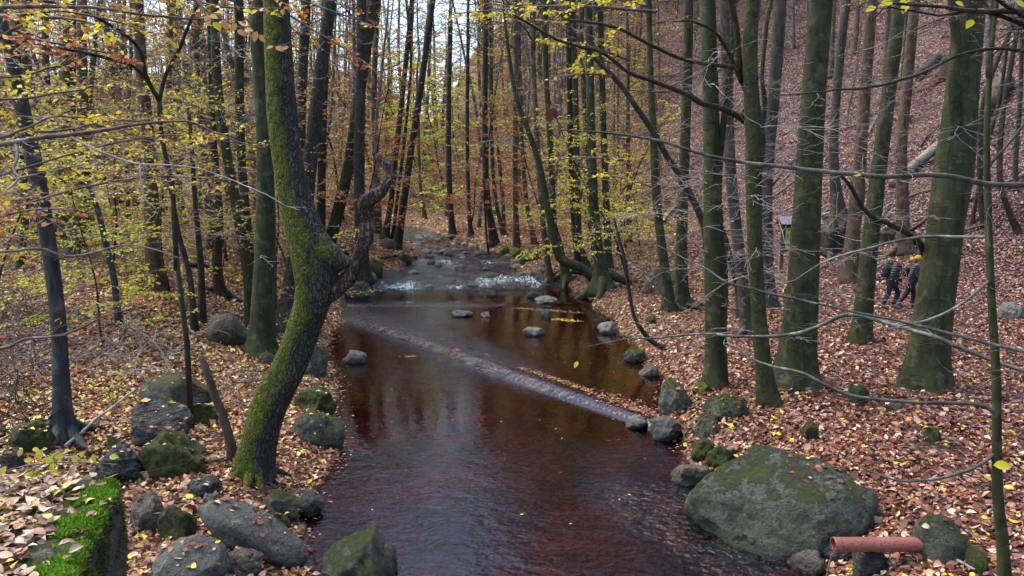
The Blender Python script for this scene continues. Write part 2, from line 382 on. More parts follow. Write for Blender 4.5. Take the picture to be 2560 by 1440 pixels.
def mat_ground():
    s = NT('leafy_soil'); v = s.coord('Object'); g = s.n('NewGeometry')
    vo = s.n('TexVoronoi', i_Scale=13.0, i_Randomness=1.0); s.put(vo.inputs['Vector'], v)
    sep = s.n('SeparateColor'); s.put(sep.inputs[0], vo.outputs['Color'])
    big = s.noise(v, .22, 4, .6)
    gold = s.ramp(sep.outputs[0], [(0, (.04, .02, .012)), (.25, (.11, .046, .026)), (.45, (.22, .105, .055)), (.65, (.32, .18, .10)), (.82, (.44, .29, .16)), (.92, (.52, .40, .22)), (1, (.5, .38, .05))])
    red = s.ramp(sep.outputs[0], [(0, (.026, .011, .010)), (.26, (.07, .023, .019)), (.48, (.13, .05, .041)), (.68, (.20, .09, .076)), (.82, (.40, .23, .19)), (.95, (.52, .40, .34)), (1, (.48, .36, .08))])
    sx = s.n('SeparateXYZ'); s.put(sx.inputs[0], v)
    f = s.math('ADD', s.math('MULTIPLY', sx.outputs['X'], .05), s.math('MULTIPLY', big, 1.4))
    col = s.mix(s.ss(f, .75, 1.55), gold, red)
    dark = s.math('MULTIPLY', s.ss(s.noise(v, .8, 6, .7), .50, .66), .75)
    col = s.mix(dark, col, (.035, .022, .016))
    wet = s.n('Attribute', attribute_name='wet').outputs['Fac']
    nb = s.noise(v, 1.1, 5, .6); nb2 = s.noise(v, 9, 6, .65)
    bed = s.ramp(nb, [(.3, (.06, .024, .010)), (.5, (.16, .056, .018)), (.7, (.30, .105, .03))])
    bed = s.mix(s.ss(nb2, .45, .7), bed, (.03, .018, .01))
    col = s.mix(wet, col, bed)
    h = s.math('ADD', s.math('MULTIPLY', vo.outputs['Distance'], -4.0), s.math('MULTIPLY', sep.outputs[1], 1.0))
    return s.done(s.principled(col, .7, s.bump(h, 1.0, .05), .25))
GROUND = mat_ground()
def mat_water():
    s = NT('stream_water'); v = s.coord('Object')
    at_ = s.n('Attribute', attribute_name='ripple')
    rp = at_.outputs['Fac']
    vx = s.coord('Object', (1.0, 1.35, 1))
    w1 = s.noise(vx, 2.2, 3, .5, .5); w2 = s.noise(vx, 7.5, 4, .55, .7); w3 = s.noise(vx, 24, 3, .55, .4)
    h = s.math('ADD', s.math('MULTIPLY', w1, .55), s.math('ADD', s.math('MULTIPLY', w2, .36), s.math('MULTIPLY', w3, .05)))
    bn = s.n('Bump', i_Distance=.42); s.put(bn.inputs['Height'], h); s.put(bn.inputs['Strength'], rp)
    n = s.noise(v, .9, 4, .6)
    tint = s.ramp(n, [(.32, (.36, .165, .045)), (.5, (.50, .22, .06)), (.68, (.68, .30, .085))])
    tr = s.n('BsdfTransparent'); s.put(tr.inputs[0], tint)
    gl = s.n('BsdfGlossy', i_Roughness=.03); s.put(gl.inputs['Normal'], bn.outputs[0]); gl.inputs[0].default_value = (.86, .95, 1, 1)
    fr = s.n('Fresnel', i_IOR=1.43); s.put(fr.inputs['Normal'], bn.outputs[0])
    m = s.n('MixShader'); s.put(m.inputs[0], fr.outputs[0]); s.put(m.inputs[1], tr.outputs[0]); s.put(m.inputs[2], gl.outputs[0])
    # white water where the stream breaks
    fo = s.n('Attribute', attribute_name='foam')
    vf = s.coord('Object', (2.6, 1.0, 1)); ff = s.ss(s.math('ADD', s.math('MULTIPLY', fo.outputs['Fac'], .40), s.math('MULTIPLY', s.noise(vf, 3.2, 4, .6, 1.6), 1.0)), .76, .98)
    df = s.n('BsdfDiffuse'); df.inputs[0].default_value = (.46, .57, .60, 1)
    m2 = s.n('MixShader'); s.put(m2.inputs[0], ff); s.put(m2.inputs[1], m.outputs[0]); s.put(m2.inputs[2], df.outputs[0])
    return s.done(m2.outputs[0])
WATER = mat_water()
# ------------------------------------------------------------------ ground, water
def grade(segs):
    out = [segs[0][0]]
    for (a, b, st) in segs:
        n = max(1, int(round((b - a) / st))); out += list(np.linspace(a, b, n + 1)[1:])
    return np.array(out)
gx = grade([(-170, -60, 4), (-60, -24, 1.2), (-24, -12, .4), (-12, 13, .2), (13, 26, .4), (26, 60, 1.2), (60, 150, 4)])
gy = grade([(-40, -4, 2), (-4, 6, .6), (6, 30, .2), (30, 60, .33), (60, 90, .9), (90, 210, 4)])
GXX, GYY = np.meshgrid(gx, gy)
GZ = H(GXX, GYY)
mb = MB(); nx, ny = len(gx), len(gy)
ii = np.arange(ny - 1)[:, None] * nx + np.arange(nx - 1)[None]
mb.add(np.stack([GXX, GYY, GZ], -1).reshape(-1, 3), np.stack([ii, ii + 1, ii + nx + 1, ii + nx], -1).reshape(-1, 4))
go = mb.build('ground', GROUND); go['kind'] = 'structure'
wet = sm((zwater(GXX, GYY) + .05 - GZ) / .08) * (land_dist(GXX, GYY) < .8) * (GYY < 62)
at_ = go.data.attributes.new('wet', 'FLOAT', 'POINT'); at_.data.foreach_set('value', wet.astype(np.float32).ravel())
bh, bw = GZ, None

rows = grade([(-12, 2, .7), (2, 6, .3), (6, 34, .11), (34, 62, .22)])
ns = 90
L_, R_ = xl(rows) - .8, xr(rows) + .8
S_ = np.linspace(0, 1, ns)[None]
WX = L_[:, None] * (1 - S_) + R_[:, None] * S_; WY = rows[:, None] + 0 * S_
WZ = zwater(WX, WY)
rap = sm((WY - 31.2) / .8) * sm((60 - WY) / 4)
WZ = WZ + rap * (.07 * vn(WX * 1.6, WY * 1.2, 31) + .05 * vn(WX * 3.7, WY * 2.6, 32))
wd = weir_dist(WX, WY)
near_weir = np.exp(-((wd - .55) / .75) ** 2) * sm((2.2 - WX) / 2.2)
glide = sm((1.9 - wd) / 2.2) * sm((wd + .1) / .3) * sm((.3 - WX) / 1.5)
ripple = .018 + .05 * sm(vn(WX * .35, WY * .22, 41) * 2 + .35) * (WY > 8) + .22 * glide + .26 * near_weir + .34 * rap
fan = sm((13.2 - WY) / 3.0)                                     # rougher tongue in the near pool
ripple = ripple + fan * (.10 + .36 * sm(vn(WX * .5 + .2 * WY, WY * .45, 42) * 2.2 + .5))
second = np.exp(-((WY - 27.4) / .8) ** 2) + .8 * np.exp(-((WY - 25.0) / 1.6) ** 2) * sm((-1.2 - WX) / 1.5)
ripple = np.clip(ripple + .24 * second * sm((0.3 - WX) / 2), 0, 1)
slope = np.clip((zwater(WX, WY + .35) - zwater(WX, WY - .35)) / .7, 0, 1)
foam = np.clip(slope * 3.6 * (.35 + 1.3 * sm(vn(WX * .9, WY * .5, 51) * 2 + .35)), 0, 1) * rap 
foam = np.clip(foam + .35 * np.exp(-((WY - 37.2) / 1.6) ** 2) * np.exp(-((WX + 3.0) / 1.0) ** 2) * 1.4, 0, 1)
mb = MB(); m_, n_ = WX.shape
ii = np.arange(m_ - 1)[:, None] * n_ + np.arange(n_ - 1)[None]
mb.add(np.stack([WX, WY, WZ], -1).reshape(-1, 3), np.stack([ii, ii + 1, ii + n_ + 1, ii + n_], -1).reshape(-1, 4))
wo = mb.build('stream_water', WATER); wo['kind'] = 'structure'
for nm, arr in (('ripple', ripple), ('foam', foam)):
    a_ = wo.data.attributes.new(nm, 'FLOAT', 'POINT'); a_.data.foreach_set('value', arr.astype(np.float32).ravel())

# ------------------------------------------------------------------ leaf palettes (each leaf's own colour)
PAL_RED = (np.array([(.11, .03, .022), (.18, .055, .035), (.25, .085, .052), (.34, .145, .095), (.46, .26, .18), (.62, .45, .32), (.06, .024, .02), (.62, .46, .04), (.32, .095, .03)]),
           np.array([.17, .16, .15, .14, .12, .12, .11, .045, .03]))
PAL_GOLD = (np.array([(.15, .05, .022), (.26, .10, .038), (.34, .15, .06), (.46, .26, .12), (.56, .38, .20), (.64, .50, .32), (.08, .034, .022), (.68, .52, .04), (.42, .12, .03)]),
            np.array([.14, .15, .15, .14, .13, .11, .10, .08, .05]))
def pick(pal, n, jit=.22):
    c = pal[0][rng.choice(len(pal[0]), n, p=pal[1] / pal[1].sum())]
    return np.clip(c * (1 + rng.uniform(-jit, jit, (n, 1))) * (1 + rng.uniform(-.06, .06, (n, 3))), 0, .95)
PAL_SLOPE = (np.array([(.06, .019, .017), (.095, .031, .026), (.135, .05, .041), (.18, .08, .068), (.26, .145, .12), (.40, .29, .24), (.034, .015, .013), (.42, .30, .05)]), np.array([.18, .2, .18, .15, .12, .07, .08, .02]))
def mixpal(x, y):
    """mauve brown on the right slope, more gold on the left terrace and up the valley"""
    k = len(x); f = sm((x * .055 + vn(x * .2, y * .2, 61) * 1.2 + .52) - .012 * np.clip(y - 30, 0, 30) * (x < 14))
    a, b = pick(PAL_RED, k), pick(PAL_GOLD, k)
    sl_ = sm((foot_dist(x, y) + 1.5) / 4) * (x > 4 + .1 * y); a = np.where((rng.random(k) < sl_)[:, None], pick(PAL_SLOPE, k), a)
    return np.where((rng.random(k) < f)[:, None], a, b)
# ------------------------------------------------------------------ growing wood and leaves
YEL = (np.array([(.72, .60, .035), (.62, .56, .045), (.78, .62, .08), (.55, .40, .05), (.45, .46, .05), (.50, .26, .05)]), np.array([.32, .24, .16, .12, .1, .06]))
YGR = (np.array([(.60, .64, .06), (.48, .58, .06), (.72, .66, .07), (.40, .52, .06)]), np.array([.4, .3, .2, .1]))
RUST = (np.array([(.36, .11, .04), (.48, .18, .06), (.28, .075, .04), (.55, .26, .08), (.34, .12, .06)]), np.array([.3, .25, .15, .15, .15]))
MIX = (np.array([(.55, .47, .05), (.45, .30, .06), (.36, .14, .05), (.28, .09, .04), (.56, .40, .16), (.5, .5, .06)]), np.array([.22, .16, .24, .18, .14, .06]))
WINE = (np.array([(.16, .03, .025), (.24, .05, .035), (.30, .09, .05)]), np.array([.4, .35, .25]))
class Leaves:
    def __init__(s): s.C, s.D, s.N, s.L, s.K = [], [], [], [], []
    def put(s, mb, big=False, curl=.15):
        if not s.C: return
        C, D, N, L, K = np.vstack(s.C), np.vstack(s.D), np.vstack(s.N), np.concatenate(s.L), np.vstack(s.K)
        mb.leaves(C, D, N, L, L * rng.uniform(.52, .72, len(L)), K, fold=curl, big=big, curl=rng.uniform(-.1, .3, len(L)) if big else rng.uniform(-.05, .3, len(L)))
    def along(s, pts, per_m, size, pal, start=.2, wild=.55):
        pts = np.asarray(pts); seg = np.linalg.norm(np.diff(pts, axis=0), axis=1); tot = seg.sum()
        k = rng.poisson(tot * per_m * (1 - start))
        if k == 0: return
        cs = np.concatenate([[0], np.cumsum(seg)]); u = tot * (start + (1 - start) * rng.random(k))
        C = np.stack([np.interp(u, cs, pts[:, i]) for i in range(3)], 1)
        d = norm(pts[-1] - pts[0]); side = norm(np.cross(d, (0, 0, 1.0001)))
        sg = rng.choice([-1, 1], k)[:, None]
        D = d * rng.uniform(.2, .9, (k, 1)) + side * sg * rng.uniform(.5, 1, (k, 1)) + rng.normal(0, wild * .6, (k, 3)) + (0, 0, -.18)
        N = np.array((0, 0, 1.0)) + rng.normal(0, wild, (k, 3))
        s.C.append(C); s.D.append(D); s.N.append(N); s.L.append(size * rng.uniform(.7, 1.25, k)); s.K.append(pick(pal, k, .2))

def wander(p, d, length, n, bend=.12, up=0.0, zs=.7):
    pts = [np.asarray(p, float)]; d = norm(d); st = length / n
    for _ in range(n):
        d = norm(d + rng.normal(0, bend, 3) * (1, 1, zs) + (0, 0, up)); pts.append(pts[-1] + d * st)
    return np.array(pts)
def spray(W, LV, p, d, length, r0, lev, pal=None, per_m=0, size=.07, kids=5.0, bend=.13, up=.0, ang=(.6, 1.0), zflat=.35, rmin=.0016, start=.12):
    """one branch with alternate side twigs in a mostly flat fan, as beeches carry them"""
    n = max(3, min(9, int(length / .16) + 2))
    pts = wander(p, d, length, n, bend, up)
    W.tube(pts, np.maximum(np.linspace(r0, r0 * .35, n + 1), rmin), 3 if r0 < .008 else (5 if r0 < .03 else 7), cap=False)
    if pal is not None and per_m and lev <= 1: LV.along(pts, per_m, size, pal)
    if lev <= 0: return pts
    side_twigs(W, LV, pts, length, r0, lev, pal, per_m, size, kids, bend, up, ang, zflat, rmin, start)
    return pts
def side_twigs(W, LV, pts, length, r0, lev, pal=None, per_m=0, size=.07, kids=5.0, bend=.13, up=.0, ang=(.6, 1.0), zflat=.35, rmin=.0016, start=.12, ln=.5):
    seg = np.linalg.norm(np.diff(pts, axis=0), axis=1); cs = np.concatenate([[0], np.cumsum(seg)]); tot = cs[-1]
    k = max(2, int(kids * (1 if lev > 1 else .8) * (.5 + .5 * min(2, tot))))
    sg = 1 if rng.random() < .5 else -1
    for t in np.linspace(start, .97, k) + rng.normal(0, .02, k):
        t = min(max(t, .03), .99); u = t * tot; i = min(len(seg) - 1, int(np.searchsorted(cs, u, 'right') - 1))
        q = pts[i] + (pts[i + 1] - pts[i]) * ((u - cs[i]) / max(seg[i], 1e-6)); dd = norm(pts[i + 1] - pts[i])
        sd = np.cross(dd, (0, 0, 1.0)) if abs(dd[2]) < .85 else np.array((math.cos(7 * t * 3), math.sin(7 * t * 3), .2))
        a = rng.uniform(*ang); sg = -sg
        nd = dd * math.cos(a) + norm(sd) * sg * math.sin(a) + np.array((0, 0, rng.normal(0, zflat) * .6))
        l2 = length * ln * (1.05 - .62 * t) * rng.uniform(.6, 1.25)
        if l2 < .06: continue
        spray(W, LV, q, nd, l2, max(rmin, r0 * (.6 - .25 * t)), lev - 1, pal, per_m, size, kids, bend, up, ang, zflat, rmin, start)

def trunk_mesh(mb, P, rad, n=12, flare=.5, ph=0.0, lob=4, wobble=.03, rings=None, seed=0):
    """swept trunk with buttressed foot; P metres, first point in the ground"""
    P = np.asarray(P, float); L = np.linalg.norm(np.diff(P, axis=0), axis=1).sum()
    m = rings or int(np.clip(L / .22, 14, 70))
    Q = cr(np.hstack([P, np.asarray(rad)[:, None]]), m)
    a = np.linspace(0, 2 * np.pi, n, endpoint=False)
    hh = np.concatenate([[0], np.cumsum(np.linalg.norm(np.diff(Q[:, :3], axis=0), axis=1))])[:, None]
    fl = flare * np.exp(-hh / (2.2 * rad[0] + .08)) * (.55 + .45 * np.cos(lob * a + ph)[None])
    wb = 1 + wobble * 2 * vn(np.cos(a)[None] * 1.3 + hh * 1.1 + seed, np.sin(a)[None] * 1.3 + hh * .6, seed) + fl
    mb.tube(Q[:, :3], Q[:, 3], n, True, wb)
    return Q

# crown meshes shared by the trees whose tops stand above the picture
def crown_mesh(k, pal, per_m, nl=16, hgt=9.0, spread=2.6):
    W, LV, F_ = MB(), Leaves(), MB()
    W.tube(wander((0, 0, -.3), (0, 0, 1), hgt, 12, .06), np.linspace(.085, .012, 13), 6)
    for i in range(nl):
        z = hgt * (i + .5) / nl * .93; a = i * 2.4 + rng.normal(0, .3); e = .45 + .5 * i / nl
        spray(W, LV, (0, 0, z), (math.cos(a), math.sin(a), e), spread * (1.1 - .6 * i / nl) * rng.uniform(.7, 1.2), .03 * (1.1 - .7 * i / nl), 2, pal, per_m, .085, kids=4.5, rmin=.003)
    LV.put(F_)
    return W.mesh('crown_%d' % k, LIMB), F_.mesh('crown_leaves_%d' % k, LEAF, color=True)
CROWNS = [crown_mesh(0, MIX, 7), crown_mesh(1, YEL, 6, 14, 8.5, 3.0), crown_mesh(2, RUST, 5, 15, 9.5, 2.4)]

TREES = []                                   # (x, y, clearance) of what already stands
def near_tree(name, label, pts, bark, group=None, top=15.0, n=14, flare=.5, lob=4, roots=0, crown=0, cs=1.0, twigs=0, twig_len=1.3, base=None,
              twig_z=(1.0, 8.0), pal=None, per_m=0, lean_y=0.0, cat='tree', wob=.03, seed=None, dz=0.0, twig_mat=None, tip=False):
    seed = int(pts[0][0]) if seed is None else seed
    b = ground(pts[0][0], pts[0][1]) if base is None else np.asarray(base, float)
    Y0 = b[1]; P, rad = [], []
    for (px, py, w) in pts:
        p = at(px, py, Y0); p = at(px, py, Y0 + lean_y * max(0, p[2] - b[2])); P.append(p); rad.append(rpx(w, p))
    P[0] = b + (0, 0, dz); P = np.array(P)
    P = np.vstack([P[0] - (0, 0, .22) , P]); rad = [rad[0] * 1.05] + rad
    if not tip:
        d = norm(norm(P[-1] - P[-2]) + (0, 0, .6)); zt = b[2] + top; last, r = P[-1], rad[-1]
        while P[-1][2] < zt - 1.0:
            q = P[-1] + d * min(2.0, max(1.0, zt - P[-1][2])); d = norm(d + rng.normal(0, .06, 3) + (0, 0, .12))
            P = np.vstack([P, q]); rad.append(max(.03, r * (1 - .8 * (q[2] - last[2]) / max(1, zt - last[2]))))
    T = thing(name, label, cat, b, group)
    mb = MB(); Q = trunk_mesh(mb, P, np.array(rad), n, flare, seed, lob, wob, None, seed % 97)
    mb.build('trunk', bark, T, origin=b)
    for i in range(roots):
        a = seed + i * 2 * math.pi / roots + rng.normal(0, .25); L = rng.uniform(2.2, 4.2) * rad[1] + .3
        t = np.linspace(0, 1, 7); x = b[0] + np.cos(a + .4 * t * rng.normal()) * (rad[1] * .55 + L * t); y = b[1] + np.sin(a) * (rad[1] * .55 + L * t)
        z = H(x, y) + rad[1] * 1.1 * (1 - t) ** 3 - .05 * t ** 3
        r_ = MB(); r_.tube(np.stack([x, y, z], 1), rad[1] * np.linspace(.42, .1, 7), 7); r_.build('root', bark, T, origin=b)
    if twigs:
        W, LV, F_ = MB(), Leaves(), MB()
        for i in range(twigs):
            z = b[2] + rng.uniform(*twig_z); k = int(np.argmin(abs(Q[:, 2] - z))); a = rng.uniform(0, 2 * math.pi)
            d = np.array((math.cos(a), math.sin(a), rng.uniform(-.15, .35)))
            spray(W, LV, Q[k, :3] + d * (1, 1, 0) * Q[k, 3] * .7, d, twig_len * rng.uniform(.5, 1.5), .008 * rng.uniform(.7, 1.4), 2, pal, per_m, .075, kids=5, bend=.18, rmin=.0038)
        tw = W.build('twigs', twig_mat or TWIG, T, origin=b)
        if LV.C: LV.put(F_); F_.build('leaves', LEAF, tw, color=True, origin=b)
    if crown is not None and not tip:
        k = int(np.argmin(abs(Q[:, 2] - (b[2] + top * .52)))); o = Q[k, :3] - b
        c = link('crown', CROWNS[crown][0], T, o); s_ = cs * top * .5 / 9.0; c.scale = (s_ * 1.15, s_ * 1.15, s_); c.rotation_euler.z = seed
        link('leaves', CROWNS[crown][1], c)
    TREES.append((b[0], b[1], 1.1 + rad[1]))
    return T, Q
def hand_branch(T, origin, pts, bark=None, lev=2, kids=4.5, ln=.32, pal=None, per_m=0, size=.07, name='branch', n=None, big=False, start=.1, r_tip=None, zflat=.35):
    """pts: (px, py, width px, Y) of a limb seen in the photo"""
    P = np.array([at(a, b, y) for (a, b, w, y) in pts]); rr = np.array([rpx(w, p) for (a, b, w, y), p in zip(pts, P)])
    Q = cr(np.hstack([P, rr[:, None]]), n or max(8, len(pts) * 5))
    jit = np.cumsum(rng.normal(0, .004, (len(Q), 3)), 0) * np.linspace(0, 1, len(Q))[:, None]; Q[:, :3] += jit
    W, LV, F_ = MB(), Leaves(), MB()
    W.tube(Q[:, :3], Q[:, 3], 7)
    L = np.linalg.norm(np.diff(Q[:, :3], axis=0), axis=1).sum()
    if kids: side_twigs(W, LV, Q[:, :3], L, max(.003, rr.mean() * .5), lev, pal, per_m, size, kids, .17, .0, (.5, 1.05), zflat, .0014, start, ln)
    br = W.build(name, bark or LIMB, T, origin=origin)
    if LV.C: LV.put(F_, big=big); F_.build('leaves', LEAF, br, color=True, origin=origin)
    return br, Q
# ------------------------------------------------------------------ the trees one can tell apart
BEE = 'beech_tree'
# right bank, near
near_tree(BEE, 'smooth green beech trunk with a thin twin stem pressed against its right side', [(1785, 966, 60), (1787, 900, 47), (1782, 600, 45), (1778, 300, 41), (1770, 0, 37)], BEECH, 'beeches on the right bank', 17, 16, .35, 3, crown=0, twigs=16, twig_z=(1.2, 6))
near_tree(BEE, 'thin mossy stem touching the right side of a green beech, wavy halfway up', [(1808, 966, 27), (1806, 850, 22), (1810, 690, 22), (1801, 610, 21), (1795, 500, 20), (1799, 400, 18), (1812, 280, 16), (1830, 120, 15), (1834, 0, 14)], BEECHM, 'beeches on the right bank', 13, 10, .3, crown=2, cs=.6, twigs=8, twig_z=(1, 5))
near_tree(BEE, 'stout straight green beech in front of the yellow information board', [(1988, 966, 118), (1992, 900, 84), (2005, 740, 74), (2018, 500, 66), (2033, 250, 60), (2053, 0, 56)], BEECH, 'beeches on the right bank', 19, 18, .4, 4, crown=1, cs=1.1, twigs=26, twig_z=(.9, 6.5))
T_BIG, Q_BIG = near_tree(BEE, 'thickest beech on the right bank, forked high up, beside the two walkers', [(2312, 972, 118), (2322, 880, 92), (2342, 720, 86), (2365, 560, 84), (2383, 430, 92), (2395, 330, 84), (2408, 200, 74), (2425, 0, 70)], BEECH, 'beeches on the right bank', 19, 18, .35, 4, crown=0, cs=1.1, twigs=14, twig_z=(3.4, 6.8))
hand_branch(T_BIG, T_BIG.location, [(2330, 690, 20, 14.2), (2312, 640, 17, 14.0), (2286, 595, 15, 13.8), (2225, 562, 12, 13.5), (2170, 537, 11, 13.2), (2140, 500, 10, 13.0), (2118, 462, 9, 12.9), (2080, 420, 7, 12.7)], DARKB, ln=.2)
hand_branch(T_BIG, T_BIG.location, [(2393, 362, 26, 13.6), (2388, 300, 27, 13.55), (2384, 200, 26, 13.5), (2390, 120, 24, 13.5), (2378, 0, 22, 13.5), (2374, -120, 18, 13.5)], BEECH, kids=0, name='fork_stem')
near_tree(BEE, 'leaning slim green beech just in front of the walker with the backpack', [(2150, 857, 58), (2156, 800, 46), (2176, 600, 41), (2200, 400, 37), (2226, 200, 34), (2250, 0, 31)], BEECH, 'beeches on the right bank', 18, 14, .3, 3, crown=2, twigs=16, twig_z=(1, 6.5))
near_tree(BEE, 'brownish slim beech with knobbly bark behind the leaning one, left of the walkers', [(2122, 702, 50), (2126, 650, 38), (2135, 560, 33), (2142, 500, 36), (2148, 430, 31), (2163, 220, 28), (2180, 0, 25)], BROWNB, 'beeches at the foot of the right slope', 18, 12, .3, 3, crown=1, twigs=10, twig_z=(1.5, 8))
near_tree(BEE, 'crooked brown beech bending over the walkers from the slope behind', [(2262, 628, 44), (2258, 590, 31), (2256, 480, 28), (2253, 370, 27), (2262, 270, 26), (2276, 120, 25), (2288, 0, 24)], BROWNB, 'beeches at the foot of the right slope', 18, 12, .4, 3, roots=2, crown=0, twigs=8, twig_z=(2, 9))
near_tree(BEE, 'dark grey beech on a black root foot, on the slope right of the board', [(2098, 560, 44), (2095, 520, 30), (2086, 440, 24), (2085, 330, 22), (2096, 180, 22), (2108, 60, 23), (2116, 0, 22)], BEECHG, 'beeches at the foot of the right slope', 18, 12, .8, 3, roots=3, crown=2, twigs=6, twig_z=(2, 9))
T7, Q7 = near_tree(BEE, 'rough mossy trunk with a high crotch throwing bare limbs over the stream', [(1922, 1008, 60), (1912, 940, 44), (1898, 800, 38), (1888, 620, 37), (1884, 450, 40), (1890, 350, 48), (1880, 260, 40), (1876, 120, 36), (1880, 0, 33)], BEECHM, 'beeches on the right bank', 17, 14, .35, 3, crown=0, twigs=14, twig_z=(1, 5), wob=.09)
o7 = T7.location
for pts, lab in [([(1886, 330, 24.0, 13.4), (1867, 305, 19.2, 13.2), (1808, 272, 14.4, 12.8), (1753, 258, 13.6, 12.4), (1717, 236, 12.8, 12.1), (1635, 204, 11.2, 11.6), (1572, 181, 9.6, 11.2), (1504, 131, 8.8, 10.8), (1400, 100, 7.2, 10.3), (1290, 40, 5.6, 9.9)], 0),
                 ([(1880, 200, 16.0, 13.4), (1844, 172, 12.0, 13.0), (1717, 152, 9.6, 12.3), (1626, 113, 8.8, 11.8), (1527, 68, 8.0, 11.3), (1400, 50, 5.6, 10.6)], 0),
                 ([(1896, 345, 24.0, 13.3), (1876, 254, 19.2, 13.2), (1849, 181, 17.6, 13.0), (1835, 68, 15.2, 12.8), (1817, 0, 14.4, 12.6), (1795, -110, 12.0, 12.4)], 0),
                 ([(1853, 204, 12.8, 13.0), (1830, 150, 10.4, 12.8), (1808, 112, 9.6, 12.6), (1776, 78, 8.0, 12.4), (1726, 59, 6.4, 12.1), (1700, 60, 4.8, 11.9)], 0),
                 ([(1900, 350, 14.4, 13.4), (1912, 260, 12.0, 13.4), (1905, 190, 10.4, 13.4), (1918, 60, 9.6, 13.4), (1935, -30, 8.0, 13.4)], 0)]:
    hand_branch(T7, o7, pts, DARKB if lab else BEECHM, ln=.24, kids=5)
near_tree(BEE, 'grey beech rising behind the mossy crotched trunk, its foot hidden by dark stems', [(1925, 768, 40), (1920, 700, 33), (1915, 520, 31), (1922, 380, 30), (1936, 220, 31), (1948, 60, 31), (1951, 0, 30)], BEECHG, 'beeches on the right bank', 19, 12, .3, crown=1, twigs=8, twig_z=(1, 8))
near_tree(BEE, 'grey-green beech curving up left of the crotched trunk from a bent dark foot', [(1872, 838, 44), (1866, 790, 32), (1850, 650, 29), (1833, 500, 28), (1825, 400, 27), (1817, 181, 26), (1810, 0, 24)], BEECHG, 'beeches on the right bank', 18, 12, .4, roots=3, crown=2, twigs=9, twig_z=(1, 7))
near_tree(BEE, 'dark curved stem squeezed between two grey beeches', [(1852, 800, 24), (1846, 730, 18), (1838, 690, 17), (1818, 620, 16), (1803, 560, 14), (1798, 480, 12)], DARKB, 'beeches on the right bank', 7, 9, .3, crown=2, cs=.5)
near_tree(BEE, 'greenish beech with spreading roots, right-hand one of a pair past the olive boulder', [(1705, 772, 46), (1703, 720, 32), (1704, 600, 29), (1711, 400, 26), (1718, 200, 25), (1722, 0, 23)], BEECH, 'beeches on the right bank', 18, 12, .6, 4, roots=4, crown=0, twigs=14, twig_z=(1, 8))
near_tree(BEE, 'bent greenish beech, left-hand one of the pair by the olive boulder', [(1672, 778, 36), (1668, 720, 27), (1655, 620, 23), (1641, 500, 21), (1634, 380, 18), (1627, 200, 16), (1621, 0, 14)], BEECH, 'beeches on the right bank', 16, 12, .4, crown=1, twigs=12, twig_z=(1, 7))
TD, QD = near_tree(BEE, 'slanting bare stem leaning over the water from the foot of a green beech', [(1770, 600, 24), (1753, 544, 18), (1708, 453, 17), (1672, 399, 16), (1636, 335, 15), (1590, 267, 14), (1545, 204, 13), (1482, 140, 11), (1427, 72, 9), (1380, 0, 7), (1350, -60, 5)], DARKB, 'beeches on the right bank', 8, 8, .2, crown=None, tip=True, twigs=14, twig_z=(4.5, 8.5), base=at(1770, 600, 17.5))
